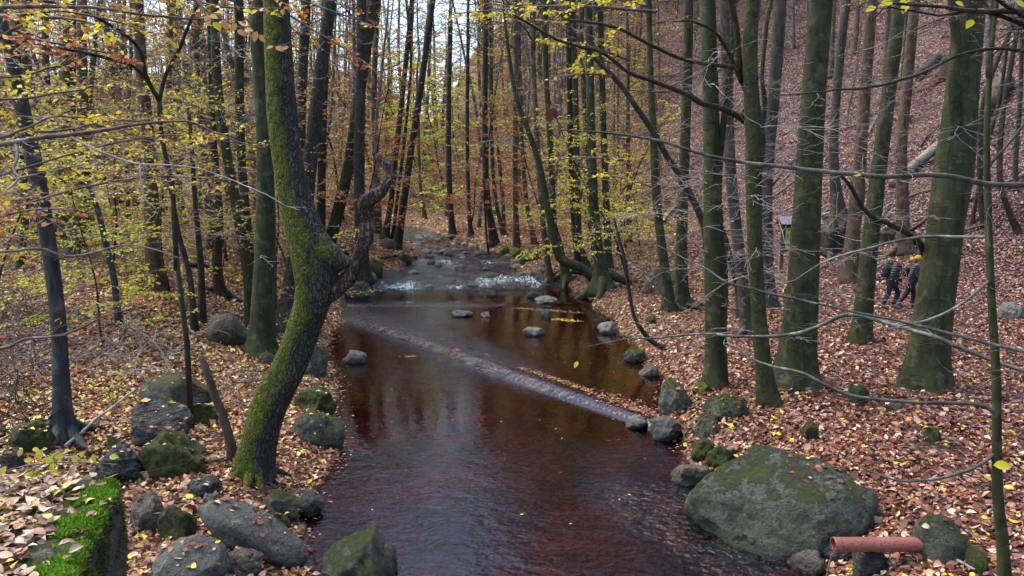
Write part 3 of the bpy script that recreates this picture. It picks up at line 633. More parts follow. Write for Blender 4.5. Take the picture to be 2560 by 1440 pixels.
# stream side, further up
near_tree(BEE, 'beech on bare clawing roots at the bend of the right shore', [(1508, 726, 60), (1506, 690, 36), (1494, 620, 28), (1484, 500, 24), (1478, 330, 22), (1474, 150, 20), (1470, 0, 19)], BEECH, 'beeches beside the upper stream', 19, 12, .8, 3, roots=4, crown=1, twigs=10, twig_z=(2, 10), pal=YEL, per_m=5)
near_tree(BEE, 'low slanting mossy trunk growing left out of the clawing roots', [(1500, 715, 30), (1482, 695, 26), (1450, 668, 24), (1412, 655, 24), (1394, 630, 23), (1380, 570, 20), (1362, 480, 17), (1345, 400, 15), (1322, 330, 13), (1290, 240, 11), (1270, 120, 9)], BEECHM, 'beeches beside the upper stream', 12, 10, .1, crown=2, cs=.7, twigs=12, twig_z=(2, 8))
for (lab, pts, bk, cr_, rt, tw) in [
    ('slim beech on root toes right beside the water, under the slanting trunk', [(1418, 702, 34), (1410, 670, 19), (1396, 600, 17), (1385, 560, 16), (1378, 400, 15), (1366, 200, 14), (1360, 0, 13)], BEECHM, 0, 3, 8),
    ('thin brown beech standing over a black rotten stump at the water edge', [(1374, 705, 26), (1370, 660, 15), (1362, 600, 14), (1356, 540, 13), (1345, 400, 13), (1335, 200, 12)], BROWNB, 1, 2, 8),
    ('bowed beech curving down to the left of the clawing-root beech', [(1472, 678, 22), (1462, 650, 17), (1448, 600, 17), (1444, 500, 16), (1440, 300, 15), (1432, 0, 14)], BEECH, 1, 0, 10),
    ('darker bowed beech hugging its neighbour before the red slope', [(1446, 676, 20), (1441, 620, 16), (1432, 500, 16), (1425, 300, 15), (1420, 0, 14)], DARKB, 2, 0, 6),
    ('straight beech behind the clawing-root beech, shaded lower trunk', [(1522, 668, 24), (1520, 620, 18), (1515, 500, 18), (1508, 300, 16), (1500, 0, 15)], BEECH, 0, 0, 8),
    ('beech with an olive trunk rising behind the bowed pair', [(1490, 655, 20), (1478, 560, 15), (1470, 400, 14), (1458, 200, 13)], BEECHM, 2, 0, 6),
    ('upright brown beech above the bright mossy stones', [(1292, 618, 20), (1290, 560, 15), (1288, 400, 14), (1290, 200, 13), (1288, 0, 12)], BROWNB, 1, 0, 8),
    ('dark twin-looking beech left of the bright mossy stones', [(1236, 612, 26), (1228, 560, 19), (1216, 480, 17), (1212, 300, 15), (1214, 100, 14)], DARKB, 2, 0, 6),
    ('thin beech with a kinked root foot above the mossy stones', [(1340, 612, 22), (1330, 580, 13), (1316, 500, 12), (1306, 380, 11), (1300, 200, 10)], BROWNB, 0, 2, 8),
    ('dark forked stem close behind the twin-looking beech', [(1262, 590, 18), (1252, 560, 11), (1238, 490, 10), (1230, 380, 9), (1228, 200, 9)], DARKB, 1, 0, 6),
    ('slim dark beech at the head of the rapids', [(1178, 588, 16), (1174, 550, 11), (1170, 450, 10), (1168, 300, 10), (1170, 100, 9)], DARKB, 2, 0, 6),
    ('straight dark beech at the far bend of the stream', [(1132, 586, 20), (1128, 540, 15), (1122, 420, 14), (1122, 250, 13), (1126, 50, 12)], DARKB, 0, 0, 8),
    ('thin beech on the yellow slope above the far bend', [(1062, 545, 13), (1056, 500, 10), (1048, 430, 9), (1044, 250, 9)], BROWNB, 1, 0, 6),
    ('leaning dark beech among three at the left edge of the rapids', [(990, 620, 26), (1000, 570, 20), (1010, 500, 18), (1024, 400, 17), (1050, 230, 16), (1082, 0, 14)], DARKB, 2, 0, 8),
    ('greenish beech left of the leaning dark one at the rapids', [(962, 602, 26), (968, 560, 16), (978, 500, 14), (990, 380, 14), (1010, 200, 13), (1030, 0, 12)], BEECH, 1, 0, 8),
    ('thinnest stem of the clump at the left edge of the rapids', [(978, 606, 12), (986, 560, 9), (994, 490, 8), (1008, 380, 8), (1022, 240, 7)], DARKB, 0, 0, 5),
    ('fissured dark trunk rising straight behind the twisted dead limb of the oak', [(908, 702, 40), (905, 650, 31), (900, 560, 28), (898, 400, 27), (902, 200, 25), (905, 0, 23)], GREYB, 2, 0, 6),
    ]:
    near_tree(BEE, lab, pts, bk, 'beeches beside the upper stream', 12.5 if 1000 < pts[0][0] < 1160 else 19, 10, .4, 3, roots=rt, crown=cr_, twigs=tw, twig_z=(2, 12), twig_len=1.7, pal=(YEL, YGR, RUST)[cr_], per_m=(16, 14, 16)[cr_], cs=.5 if 880 < pts[0][0] < 1200 else 1.05)
near_tree(BEE, 'long smooth trunk leaning right behind the mossy oak', [(815, 640, 34), (826, 600, 31), (852, 500, 30), (874, 400, 29), (892, 280, 28), (916, 120, 27), (936, 0, 26)], BEECH, 'trees on the left bank', 18, 12, .3, crown=0, twigs=6, twig_z=(2, 9))
near_tree('rough_barked_tree', 'broad fissured trunk directly behind the leaning mossy oak, widening upward right', [(735, 800, 76), (738, 720, 60), (752, 580, 54), (766, 460, 44), (778, 380, 36), (796, 220, 33), (815, 80, 32), (826, 0, 31)], GREYB, 'trees on the left bank', 18, 14, .3, crown=2, twigs=4, twig_z=(3, 7))
near_tree('rough_barked_tree', 'narrow rough trunk standing close along the right side of the oak top', [(752, 640, 30), (754, 500, 26), (752, 400, 25), (753, 270, 24), (760, 120, 24), (766, 0, 23)], GREYB, 'trees on the left bank', 17, 10, .2, crown=1)
near_tree('rough_barked_tree', 'blackish ribbed trunk right of the narrow rough one', [(800, 640, 28), (803, 500, 22), (806, 340, 21), (812, 156, 20), (818, 0, 19)], DARKB, 'trees on the left bank', 17, 10, .2, crown=0)

# the leaning mossy oak
T_O, Q_O = near_tree('leaning_oak', 'big leaning mossy oak with a burl elbow, at the water edge', [(632, 1190, 104), (645, 1115, 88), (676, 1005, 90), (730, 905, 84), (768, 795, 86), (787, 735, 98), (792, 685, 116), (778, 630, 106), (757, 570, 90), (738, 500, 80), (720, 400, 74), (706, 280, 72), (698, 150, 66), (692, 0, 62)],
                     OAK, None, 15, 22, .25, 4, roots=0, crown=0, cs=.6, cat='oak', wob=.09)
bO = np.array(T_O.location)
# elbow burl: a broken limb stump grown over with moss, pointing right
E = [at(770, 615, bO[1]), at(806, 638, bO[1] - .03), at(842, 652, bO[1] - .06), at(872, 658, bO[1] - .08)]
mb = MB(); Qe = cr(np.hstack([np.array(E), np.array([[.25], [.235], [.15], [.05]])]), 18)
a_ = np.linspace(0, 2 * np.pi, 16, endpoint=False)
mb.tube(Qe[:, :3], Qe[:, 3], 16, True, 1 + .35 * vn(np.cos(a_)[None] * 1.5 + np.arange(18)[:, None] * .3, np.sin(a_)[None] * 1.5, 4))
mb.build('burl', OAK, T_O, origin=bO)
E = [at(800, 740, bO[1] - .02), at(835, 728, bO[1] - .06), at(858, 712, bO[1] + .05), at(880, 680, bO[1] + .25)]
for (ex, ey, L, w) in [(620, 1230, .5, 30), (700, 1195, .8, 26), (745, 1190, .55, 18), (585, 1165, .3, 24), (655, 1235, .45, 34)]:
    g_ = ground(ex, ey); s0 = bO + (0, 0, .28); t = np.linspace(0, 1, 9)[:, None]
    p_ = s0 * (1 - t) + g_ * t; zz = H(p_[:, 0], p_[:, 1]) + .16 * (1 - t[:, 0]) ** 2 + .025 - .06 * t[:, 0] ** 4; zz[0] = bO[2] + .3
    p_[:, 2] = zz; p_[1:, :2] += np.cumsum(rng.normal(0, .012, (8, 2)), 0)
    mb = MB(); mb.tube(p_, rpx(w, g_) * np.linspace(1.5, .45, 9), 8, True, 1 + .3 * vn(np.arange(9)[:, None] * .9, np.arange(8)[None] * 1.1, ex)); mb.build('root', OAK, T_O, origin=bO)
# the oak's twisted dead limb
LX = [(800, 748, 46), (838, 728, 41), (874, 692, 37), (898, 645, 34), (912, 600, 33), (920, 555, 33), (912, 512, 38), (930, 492, 33), (955, 475, 27), (973, 440, 20), (966, 412, 25), (948, 396, 20), (932, 382, 7)]
P = np.array([at(a, b, bO[1] - .03 * math.sin(i)) for i, (a, b, w) in enumerate(LX)]); rr = np.array([rpx(w, p) for (a, b, w), p in zip(LX, P)])
Qx = cr(np.hstack([P, rr[:, None]]), 70); a_ = np.linspace(0, 2 * np.pi, 18, endpoint=False); tt = np.arange(70)[:, None]
mb = MB(); mb.tube(Qx[:, :3], Qx[:, 3], 18, True, 1 + .42 * vn(np.cos(a_ + tt * .05) * 2.2 + 9, np.sin(a_ + tt * .05) * 2.2 + tt * .07, 77) + .25 * vn(np.cos(a_) * 4 + tt * .2, np.sin(a_) * 4, 78))
lb = mb.build('dead_limb', SHAG, T_O, origin=bO); lb['label'] = 'twisted shaggy dead limb with a hooked broken top'
for k, (dx, dz, L) in enumerate([(-.5, .6, .35), (.7, .3, .3), (-.8, .1, .4), (.6, .6, .5), (-.4, .8, .25), (.8, -.1, .3)]):
    W, LV = MB(), Leaves(); spray(W, LV, Qx[18 + k * 8, :3], (dx, -.2, dz), L * 1.6, .006, 2, kids=4, rmin=.003); W.build('twig', TWIGD, lb, origin=bO)
# left bank
near_tree(BEE, 'straight dark green beech standing left behind the leaning oak', [(653, 884, 82), (655, 840, 58), (660, 700, 52), (664, 560, 48), (662, 390, 40), (650, 200, 34), (644, 60, 40), (648, 0, 38)], BEECH, 'trees on the left bank', 17, 16, .45, 4, crown=1, twigs=10, twig_z=(2, 7))
near_tree(BEE, 'curving green stem left of the straight dark beech', [(628, 818, 36), (626, 760, 30), (622, 690, 28), (606, 600, 27), (588, 500, 26), (566, 380, 24), (546, 240, 24), (538, 100, 22), (536, 0, 20)], BEECHM, 'trees on the left bank', 16, 12, .2, crown=2, twigs=22, twig_z=(3, 7), twig_len=1.8, pal=YEL, per_m=8)
near_tree(BEE, 'upright thin green stem between the curving stem and the dark beech', [(632, 800, 26), (630, 700, 22), (618, 560, 21), (606, 430, 21), (600, 300, 22), (598, 120, 22), (597, 0, 22)], BEECHM, 'trees on the left bank', 16, 12, .2, crown=0, twigs=5, twig_z=(2, 7))
near_tree(BEE, 'brown-footed beech standing alone in the leaves of the left terrace', [(388, 724, 54), (386, 680, 40), (380, 560, 37), (374, 420, 34), (366, 300, 31), (352, 160, 28), (345, 0, 26)], BROWNB, 'trees on the left terrace', 18, 14, .35, crown=0, twigs=34, twig_z=(2, 8), twig_len=2.0, pal=MIX, per_m=8)
near_tree(BEE, 'wavy slim beech with a bent foot midway between lone beech and curving stem', [(556, 742, 34), (546, 700, 25), (543, 640, 23), (549, 560, 20), (543, 460, 18), (532, 320, 16), (526, 100, 14)], DARKB, 'trees on the left terrace', 16, 10, .3, roots=2, crown=1, twigs=30, twig_z=(1.8, 7), twig_len=2.0, pal=YEL, per_m=9)
T6, Q6 = near_tree(BEE, 'slate-grey beech with spread roots near the mossy wall, curving left', [(160, 1100, 72), (158, 1040, 44), (152, 920, 37), (144, 780, 36), (126, 640, 36), (104, 500, 36), (84, 400, 38), (58, 280, 36), (34, 170, 30), (14, 80, 26), (-20, -20, 24)], SLATEB, 'trees on the left bank', 13, 16, .8, 5, roots=6, crown=2, twigs=24, twig_z=(2.4, 6), twig_len=1.5, pal=MIX, per_m=12)
near_tree(BEE, 'brown bent beech on the far left terrace beside a thick grey trunk', [(188, 636, 46), (192, 590, 36), (203, 500, 30), (208, 380, 26), (206, 200, 24), (204, 0, 22)], BROWNB, 'trees on the left terrace', 17, 12, .3, crown=1, twigs=26, twig_z=(2, 9), twig_len=2.4, pal=MIX, per_m=8)
near_tree(BEE, 'thick grey trunk with a mossy foot far back on the left terrace', [(166, 562, 46), (167, 520, 38), (169, 420, 35), (172, 250, 32), (174, 0, 29)], BEECHM, 'trees on the left terrace', 19, 12, .4, crown=0)
near_tree('young_beech', 'thin dark snaking sapling left of the lone brown-footed beech', [(300, 822, 22), (292, 760, 17), (284, 690, 16), (264, 610, 15), (250, 545, 14), (232, 490, 12), (208, 450, 9), (180, 420, 6)], SLATEB, 'young trees on the left bank', 6, 8, .3, crown=None, tip=True, twigs=22, twig_z=(2, 4.8), twig_len=1.5, pal=YEL, per_m=12, cat='young tree')
near_tree('young_beech', 'twin-stemmed little beech at the left frame edge on the terrace', [(50, 668, 22), (56, 620, 16), (62, 560, 18), (60, 480, 18), (52, 350, 16), (48, 200, 14)], BEECH, 'young trees on the left bank', 12, 10, .3, crown=2, cs=.7, twigs=24, twig_z=(1.8, 7), twig_len=2.0, pal=YEL, per_m=8, cat='young tree')
near_tree('young_beech', 'dark crooked sapling with a side shoot, left of the olive brown boulder', [(488, 830, 22), (482, 760, 17), (476, 700, 15), (462, 640, 14), (448, 590, 12), (436, 520, 11), (420, 440, 10), (410, 360, 9)], DARKB, 'young trees on the left bank', 5, 8, .3, crown=None, tip=True, twigs=16, twig_z=(1.5, 4.8), pal=WINE, per_m=8, cat='young tree')
near_tree('young_beech', 'grey crooked sapling just right of the dark crooked one', [(506, 806, 22), (505, 740, 18), (502, 660, 17), (496, 590, 15), (488, 500, 13), (480, 380, 11), (470, 260, 9)], DARKB, 'young trees on the left bank', 6, 8, .3, crown=None, tip=True, twigs=22, twig_z=(2, 6), twig_len=1.6, pal=YEL, per_m=15, cat='young tree')
TY, QY = near_tree('young_beech', 'dark sapling with a wide Y fork before the left trunks', [(440, 640, 14), (436, 560, 13), (430, 460, 12), (414, 390, 12), (402, 320, 12), (398, 250, 13)], DARKB, 'young trees on the left bank', 5, 8, .2, crown=None, tip=True, base=at(440, 640, 11.5), cat='young tree')
oy = TY.location; yy = 11.5
# its foot stands hidden in the brush: carry the stem down to the ground
b_ = np.array(TY.location); g_ = onground(b_[0] + .1, b_[1])
mb = MB(); mb.tube(np.array([g_ - (0, 0, .2), (g_ + b_) / 2 + (.05, 0, 0), b_]), [.055, .045, .041], 8); mb.build('stem_foot', DARKB, TY, origin=b_)
for pts in ([(398, 252, 12, yy), (367, 195, 11, yy - .2), (344, 117, 10, yy - .5), (273, 59, 9, yy - 1), (156, 8, 8, yy - 1.6), (60, -10, 6, yy - 2)], [(398, 250, 11, yy), (414, 187, 10, yy), (449, 117, 9, yy - .2), (470, 60, 8, yy - .4), (488, 23, 7, yy - .5), (505, -40, 5, yy - .6)], [(366, 196, 10, yy - .2), (330, 165, 9, yy - .4), (273, 148, 9, yy - .7), (200, 132, 8, yy - 1.1), (120, 118, 6, yy - 1.5), (40, 100, 5, yy - 2)]):
    hand_branch(TY, oy, pts, DARKB, ln=.25, pal=MIX, per_m=5, size=.065)
# dead broken sapling and stick-thin stems low on the left
near_tree('broken_sapling', 'dead broken-off sapling leaning beside the foot of the mossy oak', [(583, 1152, 34), (577, 1110, 25), (557, 1040, 22), (536, 985, 20), (516, 925, 19), (502, 890, 14)], BROWNB, None, 3, 10, .15, crown=None, tip=True, cat='dead sapling')
# right-edge sapling in front of the pipe
TS, QS = near_tree('young_beech', 'slim green sapling at the right, in front of the stone at the pipe', [(2512, 1452, 32), (2505, 1340, 28), (2494, 1240, 25), (2492, 1100, 22), (2491, 950, 21), (2482, 800, 19), (2474, 650, 18), (2470, 500, 16), (2466, 380, 15), (2470, 250, 14), (2478, 120, 12), (2492, 0, 11)], BEECH, None, 9, 10, .2, crown=2, cs=.6, cat='young tree')
osp = TS.location; ys = float(osp[1])
for pts in ([(2491, 1030, 11, ys), (2440, 1010, 11, ys), (2360, 1006, 10, ys + .1), (2280, 1004, 10, ys + .2), (2120, 985, 9, ys + .5), (2000, 930, 8, ys + .8), (1930, 915, 7, ys + 1), (1870, 893, 5, ys + 1.1), (1840, 868, 3, ys + 1.2)],
            [(2493, 1130, 10, ys), (2440, 1168, 9, ys), (2350, 1198, 8, ys + .1), (2250, 1204, 6, ys + .2), (2150, 1168, 4, ys + .3)],
            [(2473, 592, 9, ys), (2400, 592, 8, ys + .2), (2302, 591, 8, ys + .4), (2185, 611, 6, ys + .8), (2068, 642, 5, ys + 1), (1990, 690, 3, ys + 1.1)],
            [(2476, 700, 8, ys), (2400, 760, 7, ys - .1), (2310, 800, 6, ys - .1), (2220, 815, 4, ys)],
            [(2470, 420, 7, ys), (2540, 330, 6, ys - .2), (2590, 260, 5, ys - .3)]):
    hand_branch(TS, osp, pts, LIMB, ln=.2, kids=6)
# thin dark stem arching by the right shore, and its neighbours
near_tree('young_beech', 'thin dark sapling arching up from the right shore beside the water', [(1668, 870, 18), (1640, 862, 13), (1612, 835, 12), (1585, 790, 10), (1572, 720, 9), (1562, 650, 8), (1546, 590, 7), (1535, 545, 5)], DARKB, None, 4, 7, .2, crown=None, tip=True, twigs=8, twig_z=(2, 4), pal=YEL, per_m=4, cat='young tree')
# stems on the right slope, right of the thickest beech
for (lab, pts, bk) in [
    ('snaking bare stem right of the thickest beech', [(2460, 560, 16), (2452, 500, 13), (2450, 380, 13), (2460, 250, 12), (2490, 160, 11), (2520, 90, 9), (2545, 40, 7)], DARKB),
    ('dark stem on the upper slope leaning right near the frame edge', [(2545, 580, 20), (2520, 520, 15), (2500, 450, 14), (2505, 300, 13), (2530, 150, 12), (2550, 30, 11)], DARKB),
    ('thin slope stem between two dark ones at the right frame edge', [(2430, 560, 12), (2440, 500, 9), (2478, 330, 9), (2500, 240, 8), (2520, 100, 8)], DARKB),
    ('grey thin slope trunk at the right frame edge', [(2538, 480, 14), (2540, 380, 12), (2550, 250, 11), (2556, 80, 10)], BEECHG),
    ('dark thin trunk standing high on the slope behind the leaning beech', [(2212, 270, 18), (2213, 200, 15), (2218, 100, 14), (2222, 0, 13)], BROWNB),
    ('brown trunk high on the slope near the old root stump', [(2262, 300, 18), (2258, 200, 13), (2266, 100, 12), (2270, 0, 11)], DARKB),
    ('slim slope trunk with a dark foot behind the stout beech', [(2078, 190, 16), (2080, 120, 12), (2086, 0, 11)], BROWNB),
    ('grey trunk high up between the stout beech and the brownish one', [(2138, 130, 16), (2142, 60, 12), (2148, 0, 11)], BROWNB)]:
    near_tree(BEE, lab, pts, bk, 'thin trunks on the right slope', 14, 8, .4, crown=2, cs=.8, twigs=5, twig_z=(2, 8))

# trees whose trunks stand just outside the picture and whose limbs cross it
TR, _ = near_tree('overhanging_tree', 'tree off the right side whose long bare limbs sweep across the picture', [(2900, 1400, 80), (2890, 900, 70), (2880, 300, 64), (2870, -300, 56)], BEECH, None, 14, 12, .3, crown=0, cat='tree', base=onground(5.0, 5.8))
oR = TR.location
for pts in ([(2860, 440, 26, 5.8), (2700, 462, 20, 5.6), (2560, 461, 15, 5.4), (2470, 459, 14, 5.3), (2340, 436, 13, 5.2), (2200, 440, 12, 5.1), (2030, 425, 11, 5.0), (1880, 406, 10, 5.0), (1760, 384, 8, 4.9), (1640, 346, 7, 4.9), (1500, 326, 5, 4.8), (1340, 321, 3, 4.8), (1180, 345, 2, 4.8)],
            [(2870, 1000, 24, 5.9), (2700, 960, 16, 6.4), (2560, 926, 11, 6.8), (2400, 868, 11, 7.2), (2341, 841, 11, 7.4), (2240, 812, 11, 7.7), (2126, 784, 11, 8), (2060, 810, 10, 8.2), (1990, 832, 9, 8.4), (1870, 836, 8, 8.8), (1755, 827, 6, 9.1), (1650, 836, 5, 9.4), (1560, 842, 3, 9.6), (1470, 860, 2.5, 9.7)],
            [(2870, 900, 18, 5.9), (2700, 920, 12, 6), (2560, 880, 9, 6), (2420, 845, 8, 6), (2250, 800, 7, 6), (2110, 772, 6, 6.1), (1974, 742, 6, 6.2), (1833, 708, 5, 6.3), (1759, 666, 4, 6.4), (1646, 612, 3, 6.5)]):
    hand_branch(TR, oR, pts, LIMB, ln=.16, kids=9, n=60)
for pts in ([(2860, 90, 30, 4.6), (2700, 60, 24, 4.2), (2560, 34, 17, 3.9), (2450, 24, 13, 3.8), (2350, 12, 9, 3.7), (2230, -2, 6, 3.6)], [(2860, 180, 24, 4.6), (2680, 130, 18, 4.2), (2540, 60, 12, 3.9), (2440, 36, 9, 3.8), (2330, 45, 6, 3.7), (2210, 30, 4, 3.6)], [(2860, 160, 22, 4.4), (2660, 90, 14, 4.0), (2540, 36, 10, 3.8), (2470, -10, 8, 3.7), (2400, -60, 6, 3.6)],
            [(2860, 210, 18, 6.5), (2560, 130, 10, 6.3), (2420, 135, 8, 6.3), (2300, 190, 8, 6.2), (2180, 225, 7, 6.2), (2060, 240, 5, 6.1), (1940, 250, 3, 6.1)]):
    hand_branch(TR, oR, pts, DARKB, ln=.2, kids=6)
# yellow leaves hanging from those limbs, each measured
def set_leaves(T, origin, spec, name='leaves'):
    F_ = MB()
    for (px, py, L, ang, Y, col) in spec:
        p = at(px, py, Y); s_ = L * Y / F; a = R(ang); d = np.array((math.cos(a), -.15, -math.sin(a))); nn = norm(np.array((rng.normal(0, .2), -.75, .55)))
        F_.leaves([p - d * s_ / 2], [d], [nn], [s_], [s_ * .6], [col], big=True, curl=[.15])
    F_.build(name, LEAF, T, color=True, origin=origin)
Yl, Yd, Bn = (.66, .56, .035), (.55, .5, .05), (.13, .035, .02)
set_leaves(TR, oR, [(2177, 22, 30, 155, 3.7, Yl), (2215, 8, 36, 160, 3.65, Yl), (2262, 20, 32, 110, 3.65, Yl), (2350, 16, 28, 20, 3.7, Yl), (2424, 60, 30, 130, 3.8, Yl), (2460, 30, 26, 45, 3.8, Yl), (2400, 10, 24, 30, 3.8, Yl), (2140, 436, 26, 4, 5.05, Yl), (2508, 1164, 44, 3, 5.2, Yl), (1440, 912, 20, 120, 9.6, Yd), (2262, 2, 28, 170, 3.6, Yl), (2552, 10, 26, 40, 3.9, Yd)])
set_leaves(TR, oR, [(1374, 288, 40, 84, 4.75, (.10, .025, .015)), (1386, 284, 30, 70, 4.77, (.06, .02, .012))], 'dead_leaf')

TL, _ = near_tree('overhanging_tree', 'tree off the left side whose pale and leafy limbs reach into the picture', [(-420, 1100, 80), (-430, 700, 70), (-440, 200, 60), (-440, -300, 50)], SLATEB, None, 12, 12, .3, crown=1, cat='tree', base=onground(-5.2, 5.4))
oL = TL.location
PALE = [([(-420, 420, 24, 5.4), (-200, 400, 18, 5.3), (0, 367, 13, 5.2), (98, 348, 12, 5.2), (176, 341, 11, 5.2), (254, 332, 9, 5.2), (332, 318, 8, 5.2), (449, 314, 6, 5.2), (508, 340, 5, 5.2), (566, 363, 4, 5.2), (640, 380, 2.5, 5.2)], None, 0, TWIGD),
        ([(176, 341, 6, 5.2), (234, 371, 5.5, 5.1), (293, 394, 5, 5.1), (348, 410, 5, 5.1), (422, 416, 4, 5.0), (527, 432, 3, 5.0), (650, 480, 3, 4.9), (730, 520, 2, 4.9)], None, 0, TWIG),
        ([(39, 355, 8, 5.2), (44, 390, 8, 5.15), (31, 422, 7, 5.1), (39, 445, 6, 5.05), (12, 482, 4, 5.0)], None, 0, TWIG),
        ([(351, 412, 5, 5.1), (352, 440, 4, 5.05), (363, 490, 4, 5.0), (392, 524, 3, 5.0), (362, 556, 2, 5.0)], None, 0, TWIG),
        ([(-300, 640, 12, 5.6), (0, 629, 8, 5.6), (98, 621, 7, 5.6), (156, 639, 7, 5.6), (219, 633, 6, 5.6), (273, 617, 5, 5.6), (332, 611, 3, 5.6), (420, 630, 2, 5.6)], None, 0, TWIGD),
        ([(-300, 900, 12, 4.8), (0, 871, 9, 4.8), (59, 848, 8, 4.8), (156, 836, 6, 4.8), (234, 805, 5, 4.8), (312, 773, 4, 4.8), (420, 750, 2.5, 4.8)], RUST, 9, TWIGD),
        ([(-420, 180, 16, 6), (-60, 130, 10, 6), (40, 85, 8, 6), (130, 60, 7, 6), (230, 75, 5, 6), (330, 110, 3, 6)], YEL, 22, TWIGD),
        ([(-420, 320, 12, 6), (-60, 350, 9, 6), (60, 322, 7, 6), (140, 290, 6, 6), (240, 292, 4, 6)], YEL, 24, TWIGD),
        ([(-420, 60, 18, 6.5), (-60, 22, 12, 6.5), (100, 16, 10, 6.5), (250, 22, 8, 6.5), (380, 40, 6, 6.5), (520, 52, 4, 6.5)], MIX, 16, TWIGD),
        ([(-200, 200, 8, 6), (60, 190, 5, 6), (130, 172, 4, 6), (215, 178, 3, 6)], YEL, 26, TWIGD),
        ([(-300, 520, 9, 6.2), (0, 455, 7, 6.2), (110, 430, 5, 6.2), (210, 408, 3, 6.2)], YEL, 18, TWIGD),
        ([(-300, -60, 16, 4.2), (200, -110, 12, 4.1), (420, -60, 8, 4.05), (510, 18, 5, 4.0), (580, 50, 4, 4.0), (655, 84, 3, 4.0)], None, 0, TWIGD)]
for (pts, pal, pm, bk) in PALE:
    hand_branch(TL, oL, pts, bk, ln=.2 if pal is None else .28, kids=7, pal=pal, per_m=pm, size=.062)
for (pts, pal, pm) in [([(-300, 10, 14, 7.5), (0, 40, 9, 7.5), (150, 30, 7, 7.4), (300, 60, 5, 7.3), (420, 95, 3, 7.2)], MIX, 24), ([(-300, 120, 12, 8), (0, 95, 8, 8), (140, 110, 6, 8), (280, 135, 4, 7.9)], RUST, 22), ([(200, -90, 9, 8), (420, -20, 6, 8), (560, 15, 5, 8), (700, 20, 3, 8)], MIX, 24), ([(300, -120, 9, 9), (640, -40, 6, 9), (800, 20, 5, 9), (920, 60, 3, 9)], MIX, 20),
        ([(-300, 240, 10, 7), (0, 250, 6, 7), (120, 240, 5, 7), (230, 225, 3, 7)], YEL, 20), ([(-300, 600, 10, 7), (0, 540, 6, 7), (120, 520, 5, 7), (230, 540, 3, 7)], RUST, 14), ([(500, -100, 8, 10), (760, 60, 5, 10), (850, 110, 4, 10), (930, 160, 3, 10)], RUST, 20), ([(-300, 300, 10, 9), (100, 330, 6, 9), (300, 300, 5, 9), (470, 330, 3, 9)], MIX, 18), ([(-100, 560, 6, 9), (200, 470, 5, 9), (400, 440, 4, 9), (560, 450, 3, 9)], MIX, 16), ([(-100, 470, 6, 10), (200, 380, 5, 10), (420, 340, 4, 10), (600, 360, 3, 10)], YEL, 18)]:
    hand_branch(TL, oL, pts, TWIGD, ln=.3, kids=8, pal=pal, per_m=pm, size=.066)
for (pts, pal, pm) in [([(1640, 30, 9, 12), (1500, 18, 6, 11.6), (1380, 14, 5, 11.3), (1260, 20, 4, 11), (1130, 30, 3, 10.8)], YEL, 26), ([(1572, 150, 7, 11.4), (1480, 118, 5, 11), (1420, 105, 4, 10.8), (1350, 100, 3, 10.6)], YEL, 26), ([(1530, 190, 5, 11.2), (1450, 185, 4, 11), (1370, 196, 3, 10.9)], YEL, 26), ([(1560, 400, 6, 14), (1450, 395, 4, 14), (1380, 405, 3, 14)], YEL, 22), ([(1640, 470, 6, 15), (1530, 440, 4, 15), (1440, 450, 3, 15)], YEL, 18)]:
    hand_branch(T7, o7, pts, TWIGD, ln=.3, kids=7, pal=pal, per_m=pm, size=.075)
Or, Og = (.52, .25, .09), (.58, .36, .14)
set_leaves(TL, oL, [(520, 50, 28, 80, 4.0, Og), (543, 66, 30, 50, 4.0, Yl), (534, 42, 26, 20, 4.0, Og), (562, 62, 28, 65, 4.0, Or), (585, 68, 24, 110, 4.0, Or), (604, 82, 26, 40, 4.0, Or), (622, 75, 24, 10, 4.0, Og), (638, 92, 28, 100, 4.0, Or), (655, 96, 22, 60, 4.0, Or), (618, 27, 24, 20, 4.0, Yl), (634, 30, 20, 150, 4.0, Yl), (552, 30, 22, 15, 4.0, Og), (674, 118, 18, 160, 4.0, Or), (700, 122, 26, 30, 4.0, Or), (712, 120, 20, 160, 4.0, Or)])
# ------------------------------------------------------------------ the wood behind: prototypes, then copies
def proto_tree(bark, pal, per_m, hgt, r, nl, low, spread, lsize=.10):
    T = thing('beech_tree', 'beech', 'tree')
    lean = rng.normal(0, .035, 2); P = wander((0, 0, -.4), (lean[0], lean[1], 1), hgt + .4, 9, .035)
    rad = np.linspace(1, .12, 10) ** .8 * r; rad[0] = r * 1.1
    mb = MB(); Q = trunk_mesh(mb, P, rad, 8, .5, rng.random() * 6, 3, .04, 30, int(rng.integers(99))); mb.build('trunk', bark, T)
    W, LV, F_ = MB(), Leaves(), MB()
    for i in range(nl):
        f = low + (1 - low) * (i + rng.random() * .8) / nl; k = min(29, int(f * 29)); q = Q[k, :3]; a = i * 2.4 + rng.normal(0, .4)
        e = rng.uniform(.0, .45) + .6 * (f - low)
        spray(W, LV, q, (math.cos(a), math.sin(a), e), spread * (1.15 - .75 * f) * rng.uniform(.5, 1.3), .010 + r * .22 * (1 - f), 2, pal, per_m * 2.4, lsize, kids=4.6, rmin=.006, bend=.18)
    c = W.build('crown', TWIGD, T)
    if LV.C: LV.put(F_); F_.build('leaves', LEAF, c, color=True)
    return T
